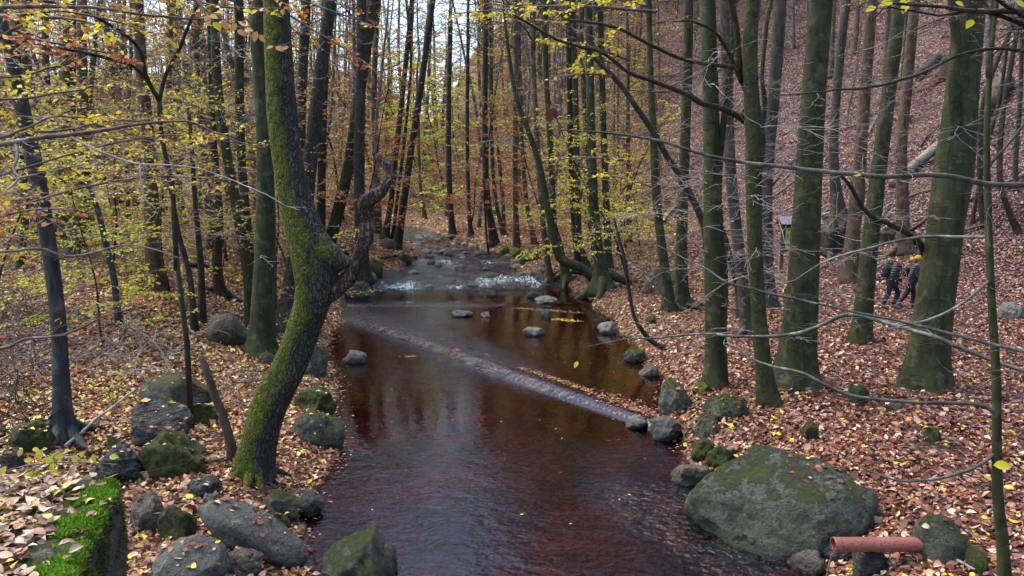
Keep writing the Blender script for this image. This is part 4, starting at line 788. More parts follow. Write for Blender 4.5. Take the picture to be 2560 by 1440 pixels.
def proto_young(pal, per_m, hgt, r, nl, spread, lsize=.075):
    T = thing('young_beech', 'young beech', 'young tree')
    P = wander((0, 0, -.2), (rng.normal(0, .12), rng.normal(0, .12), 1), hgt + .2, 8, .10); mb = MB()
    Q = trunk_mesh(mb, P, np.linspace(r, r * .15, 9), 6, .3, 0, 3, .03, 18, 5); mb.build('trunk', DARKB, T)
    W, LV, F_ = MB(), Leaves(), MB()
    for i in range(nl):
        f = .15 + .83 * (i + .5) / nl; k = min(17, int(f * 17)); a = i * 2.4 + rng.normal(0, .3)
        spray(W, LV, Q[k, :3], (math.cos(a), math.sin(a), rng.uniform(0, .3)), spread * (1.1 - .7 * f) * rng.uniform(.6, 1.25), .009, 2, pal, per_m * 1.8, lsize, kids=5, rmin=.0036, zflat=.18)
    c = W.build('crown', TWIGD, T); LV.put(F_); F_.build('leaves', LEAF, c, color=True)
    return T
PROTO = {
    'bare': [proto_tree(FARB, None, 0, 20, .17, 30, .22, 3.2), proto_tree(FARG, None, 0, 22, .21, 32, .3, 3.6), proto_tree(FARB, RUST, 1.2, 18, .13, 28, .15, 2.6)],
    'yellow': [proto_tree(FARG, YEL, 7, 19, .16, 30, .16, 3.2), proto_tree(FARB, YGR, 8, 20, .18, 30, .2, 3.6), proto_tree(FARG, MIX, 7, 18, .15, 30, .14, 3.0)],
    'rust': [proto_tree(FARB, RUST, 8, 19, .16, 30, .16, 3.2), proto_tree(FARG, RUST, 7, 20, .18, 28, .2, 3.4)],
    'yy': [proto_young(YEL, 14, 5.5, .035, 20, 2.2), proto_young(YGR, 14, 4.5, .03, 18, 2.0), proto_young(YEL, 12, 7, .045, 24, 2.4)],
    'yr': [proto_young(RUST, 15, 5.5, .035, 20, 2.1), proto_young(MIX, 13, 6, .04, 22, 2.3)]}
LAB = {('bare', 'left'): ('bare grey trunk in the crowded wood at the back of the left terrace', 'bare trunks in the left wood'),
       ('yellow', 'left'): ('yellow-leaved beech in the crowded wood at the back of the left terrace', 'yellow beeches in the left wood'),
       ('rust', 'left'): ('rust-leaved beech in the crowded wood at the back of the left terrace', 'rust-leaved beeches in the left wood'),
       ('bare', 'valley'): ('bare thin trunk on the far hillside closing the valley', 'bare trunks on the far hillside'),
       ('yellow', 'valley'): ('yellow-leaved beech on the far hillside closing the valley', 'yellow beeches on the far hillside'),
       ('rust', 'valley'): ('rust-leaved beech on the far hillside closing the valley', 'rust-leaved beeches on the far hillside'),
       ('bare', 'slope'): ('bare slim trunk among others high on the steep red right slope', 'bare trunks on the right slope'),
       ('yellow', 'slope'): ('slim yellow-leaved beech high on the steep red right slope', 'yellow beeches on the right slope'),
       ('rust', 'slope'): ('slim rust-leaved beech high on the steep red right slope', 'rust-leaved beeches on the right slope'),
       ('yy', 'left'): ('young yellow-leaved beech growing under the trees of the left terrace', 'young yellow beeches on the left terrace'),
       ('yr', 'left'): ('young brown-leaved beech growing under the trees of the left terrace', 'young brown beeches on the left terrace'),
       ('yy', 'valley'): ('young yellow-leaved beech under the trees by the upper stream', 'young yellow beeches by the upper stream'),
       ('yr', 'valley'): ('young brown-leaved beech under the trees by the upper stream', 'young brown beeches by the upper stream'),
       ('yy', 'slope'): ('young yellow-leaved beech growing on the steep red slope', 'young yellow beeches on the right slope'),
       ('yr', 'slope'): ('young brown-leaved beech growing on the steep red slope', 'young brown beeches on the right slope')}
used = {}
def plant(kind, zone, x, y, s):
    ps = PROTO[kind]; k = int(rng.integers(len(ps)))
    o = ps[k]
    if used.get((kind, k)): o = copy_tree(o)
    used[(kind, k)] = True
    g = onground(x, y)
    o.location = [float(c) for c in g]; o.scale = (s * rng.uniform(.85, 1.2),) * 2 + (s,); o.rotation_euler = (rng.normal(0, .03), rng.normal(0, .03), rng.uniform(0, 6.28))
    lab, grp = LAB[(kind, zone)]; o['label'] = lab; o['group'] = grp
    TREES.append((x, y, .8))
def clear(x, y, m):
    return all((x - a) ** 2 + (y - b) ** 2 > max(m, c) ** 2 for (a, b, c) in TREES)
def scatter(n, box, kinds, zone, gap, srange, ok):
    k = tries = 0
    while k < n and tries < n * 60:
        tries += 1; x, y = rng.uniform(box[0], box[1]), rng.uniform(box[2], box[3])
        if not ok(x, y) or land_dist(x, y) < .9 and y < 62 or not clear(x, y, gap): continue
        kd = kinds[int(rng.choice(len(kinds), p=[w for _, w in kinds_w(kinds)]))]
        plant(kd[0], zone, x, y, rng.uniform(*srange)); k += 1
def kinds_w(kinds):
    t = sum(w for _, w in kinds); return [(a, w / t) for a, w in kinds]
infr = lambda x, y: abs(x) < .70 * y + 4
scatter(30, (-26, -4, 24, 42), [('bare', 5), ('yellow', 2.5), ('rust', 2)], 'left', 2.0, (.7, 1.0), lambda x, y: infr(x, y) and x < xl(y) - 1.5)
scatter(60, (-75, -6, 40, 100), [('bare', 6), ('yellow', 3), ('rust', 2)], 'left', 2.0, (.8, 1.15), lambda x, y: infr(x, y) and x < xl(y) - 1 and foot_dist(x, y) < 2)
scatter(16, (-26, -3, 14, 46), [('yy', 2), ('yr', 2)], 'left', 1.2, (.6, 1.1), lambda x, y: infr(x, y) and x < xl(y) - 2.2 and x < -5.5)
scatter(16, (-30, 14, 36, 62), [('bare', 1.5), ('yellow', 3), ('rust', 2)], 'valley', 1.8, (.7, 1.0), lambda x, y: infr(x, y) and x > xr(y) + .8 and x < .2 * y and abs(x - .16 * y) > 0)
scatter(86, (-40, 34, 56, 112), [('bare', 3), ('yellow', 3.5), ('rust', 5)], 'valley', 1.9, (.75, 1.15), lambda x, y: infr(x, y) and foot_dist(x, y) > -2 and x < .30 * y and abs(x / y + .11) > .07)
scatter(26, (-16, 12, 38, 75), [('yy', 2.4), ('yr', 3)], 'valley', 1.2, (.7, 1.3), lambda x, y: infr(x, y) and (x > xr(y) + .8 or y > 58 or x < xl(y) - 1) and x < .2 * y)
scatter(52, (14, 75, 30, 105), [('bare', 6), ('yellow', .6), ('rust', 1)], 'slope', 2.4, (.6, .95), lambda x, y: infr(x, y) and foot_dist(x, y) > 8 and x > .30 * y)
scatter(5, (12, 45, 36, 80), [('yy', 2), ('yr', 1)], 'slope', 1.5, (.4, .7), lambda x, y: infr(x, y) and foot_dist(x, y) > 5 and x > .3 * y)
for (kd, ps) in PROTO.items():                                       # a prototype nobody planted is not part of the place
    for k, o in enumerate(ps):
        if not used.get((kd, k)): 
            for c in list(o.children_recursive) + [o]: bpy.data.objects.remove(c)
# young beeches one can place: rust and yellow layers over the upper stream
for (kd, zn, x, y, s_) in [('yr', 'valley', -6.6, 35, 1.7), ('yr', 'valley', -1.2, 41, 1.7), ('yr', 'valley', 1.6, 38, 1.5), ('yr', 'valley', -9, 41, 1.8), ('yy', 'valley', 3.2, 34, 1.6), ('yy', 'valley', 5.2, 38, 1.7), ('yy', 'valley', -3, 52, 2.0), ('yy', 'valley', 6.6, 45, 1.6), ('yy', 'valley', 2.2, 47, 1.7), ('yy', 'valley', 4.6, 29.5, 1.2),
    ('yy', 'left', -9.5, 21, 1.1), ('yy', 'left', -7.2, 25, 1.2), ('yr', 'left', -6.3, 20, 1.0), ('yy', 'left', -12, 17.5, 1.0), ('yr', 'left', -10.5, 28, 1.5), ('yy', 'left', -14.5, 24, 1.4), ('yr', 'left', -17, 28, 1.5), ('yy', 'left', -8.4, 15.5, .9), ('yy', 'left', -11.5, 32, 1.8), ('yy', 'left', -20, 33, 1.8)] + [('yy', 'valley', -.11 * y_ + dx_, y_, 2.3) for (y_, dx_) in ((64, -2.5), (66, 1.5), (68, -.5), (72, 3), (74, -3.5), (77, .5), (70, -5), (79, -3), (82, 3.5), (84, 0), (80, 6), (86, -6))]: plant(kd, zn, x, y, s_)
for i_ in range(11):
    y_ = 72 + i_ * 2.4; plant('yellow', 'valley', -.11 * y_ + rng.uniform(-.06, .06) * y_, y_, rng.uniform(1.0, 1.25))
# the far wood that reads as one mass of thin trunks and twigs
W, LV, F_ = MB(), Leaves(), MB()
k = 0
while k < 880:
    y = rng.uniform(70, 135); x = rng.uniform(-.72 * y - 6, .68 * y)
    if foot_dist(x, y) < -14 or (abs(x / y + .11) < .065 and rng.random() < .85): continue
    k += 1; g = onground(x, y, -.4); h = rng.uniform(11, 20); P = wander(g, (rng.normal(0, .04), rng.normal(0, .04), 1), h, 5, .04)
    W.tube(P, np.linspace(rng.uniform(.07, .16), .03, 6), 5, cap=False)
    for j in range(15):
        q = P[1 + j % 5] + (0, 0, rng.uniform(-1, 1)); a = rng.uniform(0, 6.28)
        b = wander(q, (math.cos(a), math.sin(a), rng.uniform(.1, .8)), rng.uniform(1.5, 4.0), 3, .25); W.tube(b, [.026, .022, .017, .011], 3, cap=False)
        if rng.random() < .75: LV.along(b, 9, .19, (YEL, RUST, MIX, YGR)[int(rng.integers(4))], .1, .6)
fo_ = W.build('distant_wood', FARB); tag(fo_, 'distant mass of thin trunks and twigs closing the head of the valley', 'wood', kind='stuff')
LV.put(F_); fl_ = F_.build('distant_foliage', LEAF, color=True); tag(fl_, 'specks of yellow and rust leaves in the distant wood', 'foliage', kind='stuff')
# ------------------------------------------------------------------ stones
ROCKS = []
def rock_mesh(size, seed, sub=4, facets=7, rough=.10, flat=0.0):
    bm = bmesh.new(); bmesh.ops.create_icosphere(bm, subdivisions=sub, radius=1)
    rr = np.random.default_rng(seed)
    pl = [(norm(rr.normal(0, 1, 3) * (1, 1, .8)), rr.uniform(.62, .88)) for _ in range(facets)]
    if flat: pl.append((norm((rr.normal(0, .12), rr.normal(0, .12), 1)), 1 - flat))
    off = Vector(rr.uniform(-50, 50, 3))
    for v in bm.verts:
        p = np.array(v.co)
        for n_, d_ in pl:
            e = p @ n_ - d_
            if e > 0: p = p - n_ * e * .88
        q = Vector(p)
        f = noise.fractal(q * 1.4 + off, .9, 2.1, 4) * rough * 1.3 + noise.fractal(q * 5 + off, .8, 2.1, 3) * rough * .3
        q *= 1 + f
        v.co = Vector((q.x * size[0], q.y * size[1], q.z * size[2]))
    me = bpy.data.meshes.new('rock'); bm.to_mesh(me); bm.free()
    me.polygons.foreach_set('use_smooth', np.ones(len(me.polygons), bool))
    return me
def rock(label, cx, by, w, h, mat, group=None, name='rock', tilt=0.0, dep=.9, facets=9, flat=.0, rough=.17, sub=None, sink=.38, yaw=None, cat='rock'):
    p = surf(cx, by); D = depth(p); W_ = w * D / F; Hh = h * D / F * 1.05
    sx, sz = W_ / 2 * 1.06, Hh / 2 * (1 + sink) * 1.12; sy = sx * dep
    me = rock_mesh((sx, max(sy, sz * .8), sz), int(cx * 7 + by), sub or (4 if w < 60 else 5), facets, rough, flat); me.materials.append(mat)
    o = bpy.data.objects.new(name, me); COL.objects.link(o)
    o.location = (float(p[0]), float(p[1] + sy * .75), float(p[2] + Hh - sz)); o.rotation_euler = (0, tilt, 0)
    tag(o, label, cat, group); ROCKS.append(o)
    return o
rock('long smooth grey boulder slanting down to the water at lower left', 614, 1392, 300, 84, R_GREY, tilt=R(31), dep=.5, facets=2, rough=.05, sink=.0)
rock('dark rounded stone with pale specks at the bottom edge, left of the water', 452, 1462, 180, 86, R_GREY, facets=4, rough=.07)
rock('low brown stone between the speckled stone and the long slanting boulder', 595, 1440, 96, 46, R_BROWN)
rock('olive brown pointed stone leaning left of the mossy mound', 366, 1318, 74, 80, R_BROWN, facets=8, tilt=R(-18))
rock('mossy mound between the pointed stone and the long slanting boulder', 430, 1352, 82, 74, R_MOSS, facets=4)
rock('flat grey stone above the long slanting boulder', 505, 1246, 90, 46, R_DARK, facets=8, flat=.3)
rock('small dark chip of stone wedged under the flat grey stone', 522, 1262, 34, 26, R_GREY)
rock('dark bare slab right behind the mossy wall corner', 272, 1204, 122, 76, R_DARK, facets=9, flat=.2, tilt=R(14))
rock('boulder almost wholly under moss, below the layered dark rock', 410, 1190, 152, 92, R_MOSS, facets=5, tilt=R(10))
rock('dark layered craggy rock between the slate beech roots and the dead sapling', 372, 1114, 160, 94, R_DARK, facets=9, rough=.13)
rock('broad grey-green boulder with one moss patch under yellow leaves', 425, 1018, 172, 78, R_SOME, facets=5, rough=.06, tilt=R(8))
rock('mossy rock at the lower right end of the broad grey-green boulder', 492, 1064, 76, 54, R_MOSS)
rock('small mossy stone against the slate beech root', 281, 1134, 50, 40, R_MOSS)
rock('mossy hump in the brush left of the slate beech', 62, 1140, 90, 74, R_MOSS, facets=4)
rock('dark mossy lump at the left frame edge below the brush', 20, 1180, 60, 50, R_DARK)
rock('olive brown block-shaped boulder beside the straight dark beech', 560, 862, 106, 80, R_BROWN, facets=8, rough=.07)
rock('mossy boulder peeping out right of the leaning oak', 778, 936, 70, 76, R_SOME, facets=6)
rock('greenish boulder half hidden behind the straight dark beech', 697, 832, 44, 70, R_GREEN)
rock('small pale green stone at the foot of the straight dark beech', 662, 912, 40, 30, R_GREEN)
rock('dark mossy mound on the shore right of the oak trunk', 778, 1036, 94, 58, R_MOSS, facets=4)
rock('slanted grey slab with a mossy ridge on the shore, right of the oak root', 784, 1112, 130, 70, R_SOME, facets=8, tilt=R(24), dep=.7)
rock('half mossy rounded stone above the long slanting boulder', 690, 1298, 92, 58, R_SOME, facets=4)
rock('rounded grey stone at the water beside the half mossy one', 769, 1288, 66, 46, R_GREY, facets=3)
rock('small mossy bump between half mossy stone and long boulder', 694, 1322, 52, 32, R_MOSS)
rock('boulder with moss and fallen leaves standing in the water at the bottom edge', 893, 1478, 190, 128, R_SOME, facets=6, dep=1.0)
rock('pale leaf-covered stone in the pool near the oak elbow', 885, 908, 56, 28, R_PALE)
rock('dark rock at the water below the twisted dead limb', 892, 742, 84, 32, R_SOME)
rock('green mossy stone behind the burl elbow of the oak', 866, 640, 40, 30, R_MOSS)
# right
rock('squared mossy-grey stone block at the end of the pipe', 2376, 1412, 132, 104, R_GREEN, facets=9, rough=.06, flat=.15)
rock('small dark mossy stone right of the squared block', 2450, 1430, 46, 52, R_MOSS)
rock('dark rounded rock beneath the middle of the pipe', 2186, 1440, 88, 62, R_DARK, facets=4)
rock('stone wedged under the open end of the pipe', 2108, 1404, 82, 40, R_DARK)
rock('wet reddish stone where the pipe water splashes', 2032, 1436, 80, 42, R_BROWN)
rock('angular brown-grey rock in the water left of the biggest boulder', 1734, 1214, 88, 48, R_BROWN, facets=9)
rock('flat-topped green rock below the twin-stemmed beech', 1832, 1046, 114, 56, R_GREEN, facets=7, flat=.3)
rock('rounded mossy rock at the right shore under the twin-stemmed beech', 1692, 1030, 80, 70, R_SOME, facets=4)
rock('grey wet rock at the end of the leaf bar', 1664, 1102, 82, 50, R_GREY, facets=6)
rock('small pale green stone at the tip of the leaf bar', 1594, 1072, 52, 26, R_PALE)
rock('greenish stone between the flat-topped rock and the grey wet rock', 1778, 1090, 70, 44, R_GREEN)
rock('dark mossy stone above the angular rock at the right shore', 1765, 1150, 62, 48, R_MOSS)
rock('dark green stone tucked behind the left end of the biggest boulder', 1812, 1168, 70, 46, R_MOSS)
rock('shore stone at the corner where the twig branch hangs', 1590, 904, 64, 28, R_GREEN)
rock('brown shore stone just below the twig branch', 1626, 940, 46, 26, R_BROWN)
rock('mossy pale stone on the right shore by the arching sapling', 1520, 834, 54, 26, R_PALE)
rock('pale lens-shaped stone in the upper pool', 1335, 840, 52, 20, R_PALE)
rock('flat wet stone in the ripples of the upper pool', 1150, 792, 56, 14, R_GREY)
rock('tiny pale stone right of the flat wet one in the ripples', 1215, 793, 24, 12, R_PALE)
rock('small round stone near the yellow leaf streak in the upper pool', 1367, 793, 28, 16, R_GREEN)
rock('flat pale stone at the lip below the root toes', 1368, 758, 60, 16, R_PALE)
rock('greenish pointed stone above the flat pale one at the lip', 1335, 744, 28, 18, R_GREEN)
rock('mossy stump-like stone in the leaves left of the thickest beech', 2152, 1012, 46, 48, R_MOSS, facets=8)
rock('low brown stone just right of the mossy stump-like one', 2250, 1030, 42, 28, R_BROWN)
rock('upright mossy stone alone in the leaves above the biggest boulder', 2027, 1096, 38, 40, R_MOSS, facets=8)
rock('low mossy stone in the leaves below the thickest beech', 2340, 1104, 44, 30, R_MOSS)
rock('olive boulder behind the pair of greenish beeches', 1662, 734, 84, 60, R_BROWN, facets=6)
rock('small mossy cobble in the leaves left of the arching sapling foot', 1630, 808, 26, 18, R_MOSS)
rock('mossy rock lying at the foot of the twin-stemmed beech', 1762, 985, 46, 26, R_BRIGHT)
rock('grey limestone lump at the right frame edge among leaves', 2540, 800, 60, 40, R_PALE)
UP = [(967, 622, 46, 24, R_SOME, 'green slab beside the clump of stems at the rapids'), (1018, 590, 28, 18, R_BRIGHT, 'bright mossy stone at the top of the rapids'), (1064, 636, 34, 14, R_PALE, 'pale boat-shaped stone in the middle of the rapids'),
      (1121, 644, 32, 20, R_BROWN, 'brown pointed stone in the rapids, right of the boat-shaped one'), (1047, 655, 38, 20, R_BRIGHT, 'yellow mossy stone on the left side of the rapids'), (1010, 655, 40, 22, R_MOSS, 'brown mossy stone left of the yellow mossy one'),
      (1086, 674, 34, 24, R_BROWN, 'leaf-strewn stone above the white chute'), (1012, 712, 36, 18, R_GREY, 'grey wet stone at the lower lip of the rapids'), (1184, 700, 30, 17, R_GREEN, 'greenish round stone below the white chute'),
      (1124, 709, 34, 11, R_SOME, 'low green stone at the lower lip of the rapids'), (1084, 704, 50, 18, R_BROWN, 'brown leaf-covered stone at the lower lip of the rapids'), (928, 700, 30, 17, R_PALE, 'pale stone at the water right of the twisted dead limb'),
      (935, 690, 42, 38, R_MOSS, 'dark mossy boulder right of the twisted dead limb'), (1232, 668, 46, 24, R_SOME, 'left half of a big green pair of boulders at the rapids'), (1268, 669, 50, 26, R_GREEN, 'right half of a big green pair of boulders at the rapids'),
      (1298, 678, 34, 15, R_GREY, 'grey stone below the big green pair of boulders'), (1293, 645, 28, 28, R_BRIGHT, 'brightest mossy stone above the big green pair'), (1263, 636, 24, 19, R_BRIGHT, 'smaller bright mossy stone left of the brightest one'),
      (1330, 650, 40, 20, R_BRIGHT, 'low yellow mossy stone right of the brightest one'), (1310, 660, 22, 15, R_MOSS, 'mossy stone between the brightest and the low yellow one'), (1354, 716, 38, 30, R_DARK, 'black rotten lump at the water under the thin brown beech'),
      (1072, 722, 26, 9, R_PALE, 'wet blue-grey stone just below the rapids'), (1345, 690, 36, 18, R_BROWN, 'brown stone on the shore above the black rotten lump'), (1362, 668, 24, 14, R_GREY, 'grey stone near the slanting mossy trunk'),
      (1420, 668, 26, 16, R_GREEN, 'pale green stone behind the slanting mossy trunk'), (1200, 640, 30, 14, R_GREY, 'dull stone on the right side of the rapids'), (1140, 612, 26, 12, R_BROWN, 'brown stone near the head of the rapids')]
for (cx, by, w, h, m, lab) in UP: rock(lab, cx, by, w, h, m, 'stones at the rapids', facets=6)
# cobbles of the rapids nothing tells apart
pm = [rock_mesh((.2, .17, .13), 900 + i, 3, 6) for i in range(4)]
for i, m_ in enumerate((R_GREY, R_BROWN, R_SOME, R_PALE)): pm[i].materials.append(m_)
for i in range(120):
    y = rng.uniform(32.2, 50); x = rng.uniform(xl(y) - .6, xr(y) + .8)
    o = link('cobble', pm[i % 4], None, (x, y, max(float(H(x, y)), float(zwater(x, y)) - .03) + rng.uniform(-.03, .05))); s_ = rng.uniform(.5, 1.5) * (1.5 if i % 7 == 0 else 1); o.scale = (s_, s_, s_ * rng.uniform(.7, 1)); o.rotation_euler = (0, 0, rng.uniform(0, 6))
    tag(o, 'small wet cobble among the stones of the rapids', 'cobble', 'cobbles in the rapids'); ROCKS.append(o)

# the big boulder: a hull measured from the photo, then worn
def hull_rock(name, label, pts, mat, seed, cuts=5, rough=.035):
    bm = bmesh.new()
    for p in pts: bm.verts.new([float(c) for c in p])
    r_ = bmesh.ops.convex_hull(bm, input=bm.verts); bmesh.ops.delete(bm, geom=[v for v in bm.verts if not v.link_faces], context='VERTS')
    bmesh.ops.triangulate(bm, faces=bm.faces)
    for i in range(cuts):
        bmesh.ops.subdivide_edges(bm, edges=[e for e in bm.edges if e.calc_length() > .06], cuts=1, use_grid_fill=True); bmesh.ops.triangulate(bm, faces=bm.faces)
        if i == 9: bmesh.ops.smooth_vert(bm, verts=bm.verts, factor=.5, use_axis_x=True, use_axis_y=True, use_axis_z=True)
    for _ in range(5): bmesh.ops.smooth_vert(bm, verts=bm.verts, factor=.5, use_axis_x=True, use_axis_y=True, use_axis_z=True)
    bm.normal_update(); off = Vector((seed, 2 * seed, 3))
    mv = [(v, v.normal * (noise.fractal(v.co * 1.6 + off, .9, 2.1, 5) * rough * 2.2 + noise.fractal(v.co * 7 + off, .8, 2, 4) * rough * .45)) for v in bm.verts]
    for v, d_ in mv: v.co += d_
    bm.normal_update()
    c = np.mean([np.array(v.co) for v in bm.verts], 0)
    for v in bm.verts: v.co -= Vector(c)
    me = bpy.data.meshes.new(name); bm.to_mesh(me); bm.free(); me.polygons.foreach_set('use_smooth', np.ones(len(me.polygons), bool)); me.materials.append(mat)
    o = link(name, me, None, c); tag(o, label, 'boulder'); ROCKS.append(o); return o
def zp(px, py, Y): return at(px, py, Y)
BP = [onz(1720, 1258, .02), onz(1765, 1325, -.03), onz(1850, 1385, -.05), onz(1935, 1412, -.05), onz(2085, 1402, 0), zp(2155, 1345, 8.05), zp(2196, 1270, 8.3), zp(2194, 1228, 8.55), zp(2140, 1182, 8.9), zp(2062, 1150, 9.2), zp(1965, 1128, 9.4), zp(1880, 1116, 9.5), zp(1815, 1156, 9.3), zp(1745, 1210, 9.1), zp(1716, 1240, 9.0),
      zp(1850, 1196, 8.72), zp(1985, 1205, 8.52), zp(2110, 1232, 8.28), zp(1960, 1262, 8.32), zp(2060, 1268, 8.2), zp(1850, 1236, 8.55)]
BP += [p * (1, 1, 0) + (0, .15, -.35) for p in BP[:7]] + [p * (1, 1, 0) + (0, .2, -.3) for p in BP[8:12]]
R_BIG = mat_rock('big_boulder_stone', (.048, .058, .044), (.074, .088, .058), (.115, .128, .085), .21, 1.0, .4)
hull_rock('boulder', 'biggest mossy boulder with leaves on top, standing in the water before the pipe', BP, R_BIG, 3.7)

# mossy wall corner, bottom left
A_, B_, C_, D_ = onz(302, 1190, 2.70), onz(188, 1440, 2.70), onz(60, 1720, 2.70), onz(-420, 1225, 2.70)
E_ = onz(-700, 1700, 2.7)
bm = bmesh.new(); tp = [A_, B_, C_, E_, D_]; mid = np.mean(tp, 0)
lo = [np.array([p[0] + (p[0] - mid[0]) * .04, p[1] + (p[1] - mid[1]) * .04, .1]) for p in tp]
vt = [bm.verts.new([float(c) for c in p]) for p in tp]; vb = [bm.verts.new([float(c) for c in p]) for p in lo]
bm.faces.new(vt[::-1]); bm.faces.new(vb)
for i in range(5): j = (i + 1) % 5; bm.faces.new((vt[i], vt[j], vb[j], vb[i]))
bmesh.ops.recalc_face_normals(bm, faces=bm.faces); bmesh.ops.bevel(bm, geom=[e for e in bm.edges], offset=.05, segments=3, affect='EDGES', profile=.5)
bmesh.ops.triangulate(bm, faces=bm.faces)
for _ in range(7):
    L_e = [e for e in bm.edges if e.calc_length() > .05]
    if not L_e or len(bm.verts) > 60000: break
    bmesh.ops.subdivide_edges(bm, edges=L_e, cuts=1); bmesh.ops.triangulate(bm, faces=bm.faces)
bm.normal_update()
for v, d_ in [(v, v.normal * (noise.fractal(v.co * 3, .9, 2.1, 5) * .03 + noise.fractal(v.co * 14, .8, 2, 3) * .007)) for v in bm.verts]: v.co += d_
WALL_T = thing('stone_wall', 'mossy old stone wall end covered in leaves, bottom left corner', 'wall', (float(A_[0]), float(A_[1]), 0.3))
for v in bm.verts: v.co -= WALL_T.location
me = bpy.data.meshes.new('wall_stone'); bm.to_mesh(me); bm.free(); me.polygons.foreach_set('use_smooth', np.ones(len(me.polygons), bool)); me.materials.append(R_WALL)
WALL = link('masonry', me, WALL_T); bpy.context.view_layer.update()
dg = bpy.context.evaluated_depsgraph_get()
def bvh_of(o):
    V = [o.matrix_world @ v.co for v in o.data.vertices]; return BVHTree.FromPolygons(V, [tuple(p.vertices) for p in o.data.polygons])
WB_ = bvh_of(WALL)
# cushions of moss along the wall's right edge and back corner
C, D, N, L, K = [], [], [], [], []
MOSSP = (np.array([(.10, .24, .012), (.16, .32, .018), (.24, .38, .03), (.06, .13, .01)]), np.array([.35, .3, .15, .2]))
u2 = norm(B_ - A_); inn = norm(np.cross((0, 0, 1), u2)); 
if np.dot(inn, mid - A_) < 0: inn = -inn
k = 0
while k < 15000:
    a = rng.uniform(-.01, 1.35); b = abs(rng.normal(0, .085)); top_p = A_ + (B_ - A_) * a + inn * b
    m_ = vn(top_p[0] * 6, top_p[1] * 6, 71) + .5 * vn(top_p[0] * 17, top_p[1] * 17, 72)
    if m_ < -.22 + b * 2.2 : 
        if rng.random() < .97: continue
    hit = WB_.ray_cast(Vector((top_p[0], top_p[1], 4)), Vector((0, 0, -1)))
    if hit[0] is None: continue
    C.append(hit[0]); D.append((rng.normal(0, .6), rng.normal(0, .6), rng.uniform(.35, 1.1))); L.append(rng.uniform(.012, .028)); k += 1
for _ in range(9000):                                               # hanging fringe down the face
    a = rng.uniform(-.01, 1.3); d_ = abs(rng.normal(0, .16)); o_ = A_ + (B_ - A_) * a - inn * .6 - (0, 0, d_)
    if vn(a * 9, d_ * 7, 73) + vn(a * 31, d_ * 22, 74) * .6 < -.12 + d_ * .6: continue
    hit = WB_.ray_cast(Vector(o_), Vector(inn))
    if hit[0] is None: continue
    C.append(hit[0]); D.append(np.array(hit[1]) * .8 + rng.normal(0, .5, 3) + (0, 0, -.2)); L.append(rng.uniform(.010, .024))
C, D, L = np.array(C), np.array(D), np.array(L); kk = len(C); mb = MB()
FRINGEM = (np.array([(.05, .075, .01), (.085, .10, .018), (.12, .12, .03), (.05, .045, .015)]), np.array([.35, .3, .2, .15]))  # fringe below the top edge: darker, more olive-brown than the cushions
mb.leaves(C, D, rng.normal(0, 1, (kk, 3)), L, L * .3, np.vstack([pick(MOSSP, 15000), pick(FRINGEM, kk - 15000)]), fold=.1)
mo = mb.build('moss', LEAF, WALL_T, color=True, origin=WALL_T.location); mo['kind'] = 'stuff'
# ------------------------------------------------------------------ pipe, board, logs, brush
PVC = NT('clay_pink_pipe'); _v = PVC.coord('Object'); _n = PVC.noise(_v, 9, 6, .7); _n2 = PVC.noise(_v, 45, 4, .7)
_c = PVC.ramp(PVC.noise(_v, 1.6, 3, .5), [(.35, (.24, .062, .036)), (.6, (.31, .115, .085))])
_c = PVC.mix(PVC.ss(_n2, .50, .62), _c, (.11, .055, .04)); _c = PVC.mix(PVC.math('MULTIPLY', PVC.ss(_n, .55, .75), .5), _c, (.16, .12, .08))
PVC = PVC.done(PVC.principled(_c, .45, PVC.bump(_n2, .15, .004), .4))
p0, p1 = ground(2080, 1392), ground(2335, 1386); pr = rpx(33, p0); p0, p1 = at(2083, 1361, min(p0[1], p1[1])), at(2335, 1361, min(p0[1], p1[1]))
print('pipe', p0, p1, H(p0[0], p0[1]), H(p1[0], p1[1]))
PT = thing('drain_pipe', 'pinkish clay-coloured drain pipe dripping into the stream', 'pipe', p0)
def ring_tube(a, b, ro, ri, n=28):
    ax = norm(b - a); u = norm(np.cross(ax, (0, 0, 1))); w = np.cross(ax, u); t = np.linspace(0, 2 * np.pi, n, endpoint=False)
    rings = [(a, ri - .001), (a, ro), (a + ax * .012, ro + .002)] + [(a + (b - a) * f, ro) for f in np.linspace(.05, 1, 10)] + [(b, ri), (b - ax * .01, ri)] + [(a + (b - a) * f, ri) for f in np.linspace(.9, 0.002, 6)]
    V = np.vstack([c + r_ * (np.cos(t)[:, None] * u + np.sin(t)[:, None] * w) for c, r_ in rings]); Q = []
    for i in range(len(rings) - 1):
        for j in range(n): j2 = (j + 1) % n; Q.append((i * n + j, i * n + j2, (i + 1) * n + j2, (i + 1) * n + j))
    m = MB(); m.add(V, Q); return m
ring_tube(p0, p1, pr, pr * .9).build('pipe_wall', PVC, PT, origin=p0)
WTR = NT('clear_trickle'); gl_ = WTR.n('BsdfGlass', i_IOR=1.33, i_Roughness=.02); gl_.inputs[0].default_value = (.9, .95, 1, 1); WTR = WTR.done(gl_.outputs[0])
s0 = p0 + (.02, 0, -pr * .86); t = np.linspace(0, 1, 12)[:, None]
P = s0 + t * (-.10, -.02, 0) + t ** 2 * (0, 0, -(s0[2] - .01))
mb = MB(); mb.tube(P, np.linspace(.013, .007, 12) * (1 + .3 * np.sin(np.arange(12) * 2.1)), 8); tr_ = mb.build('water_trickle', WTR); tag(tr_, 'thin trickle of water falling from the open pipe end', 'water jet')

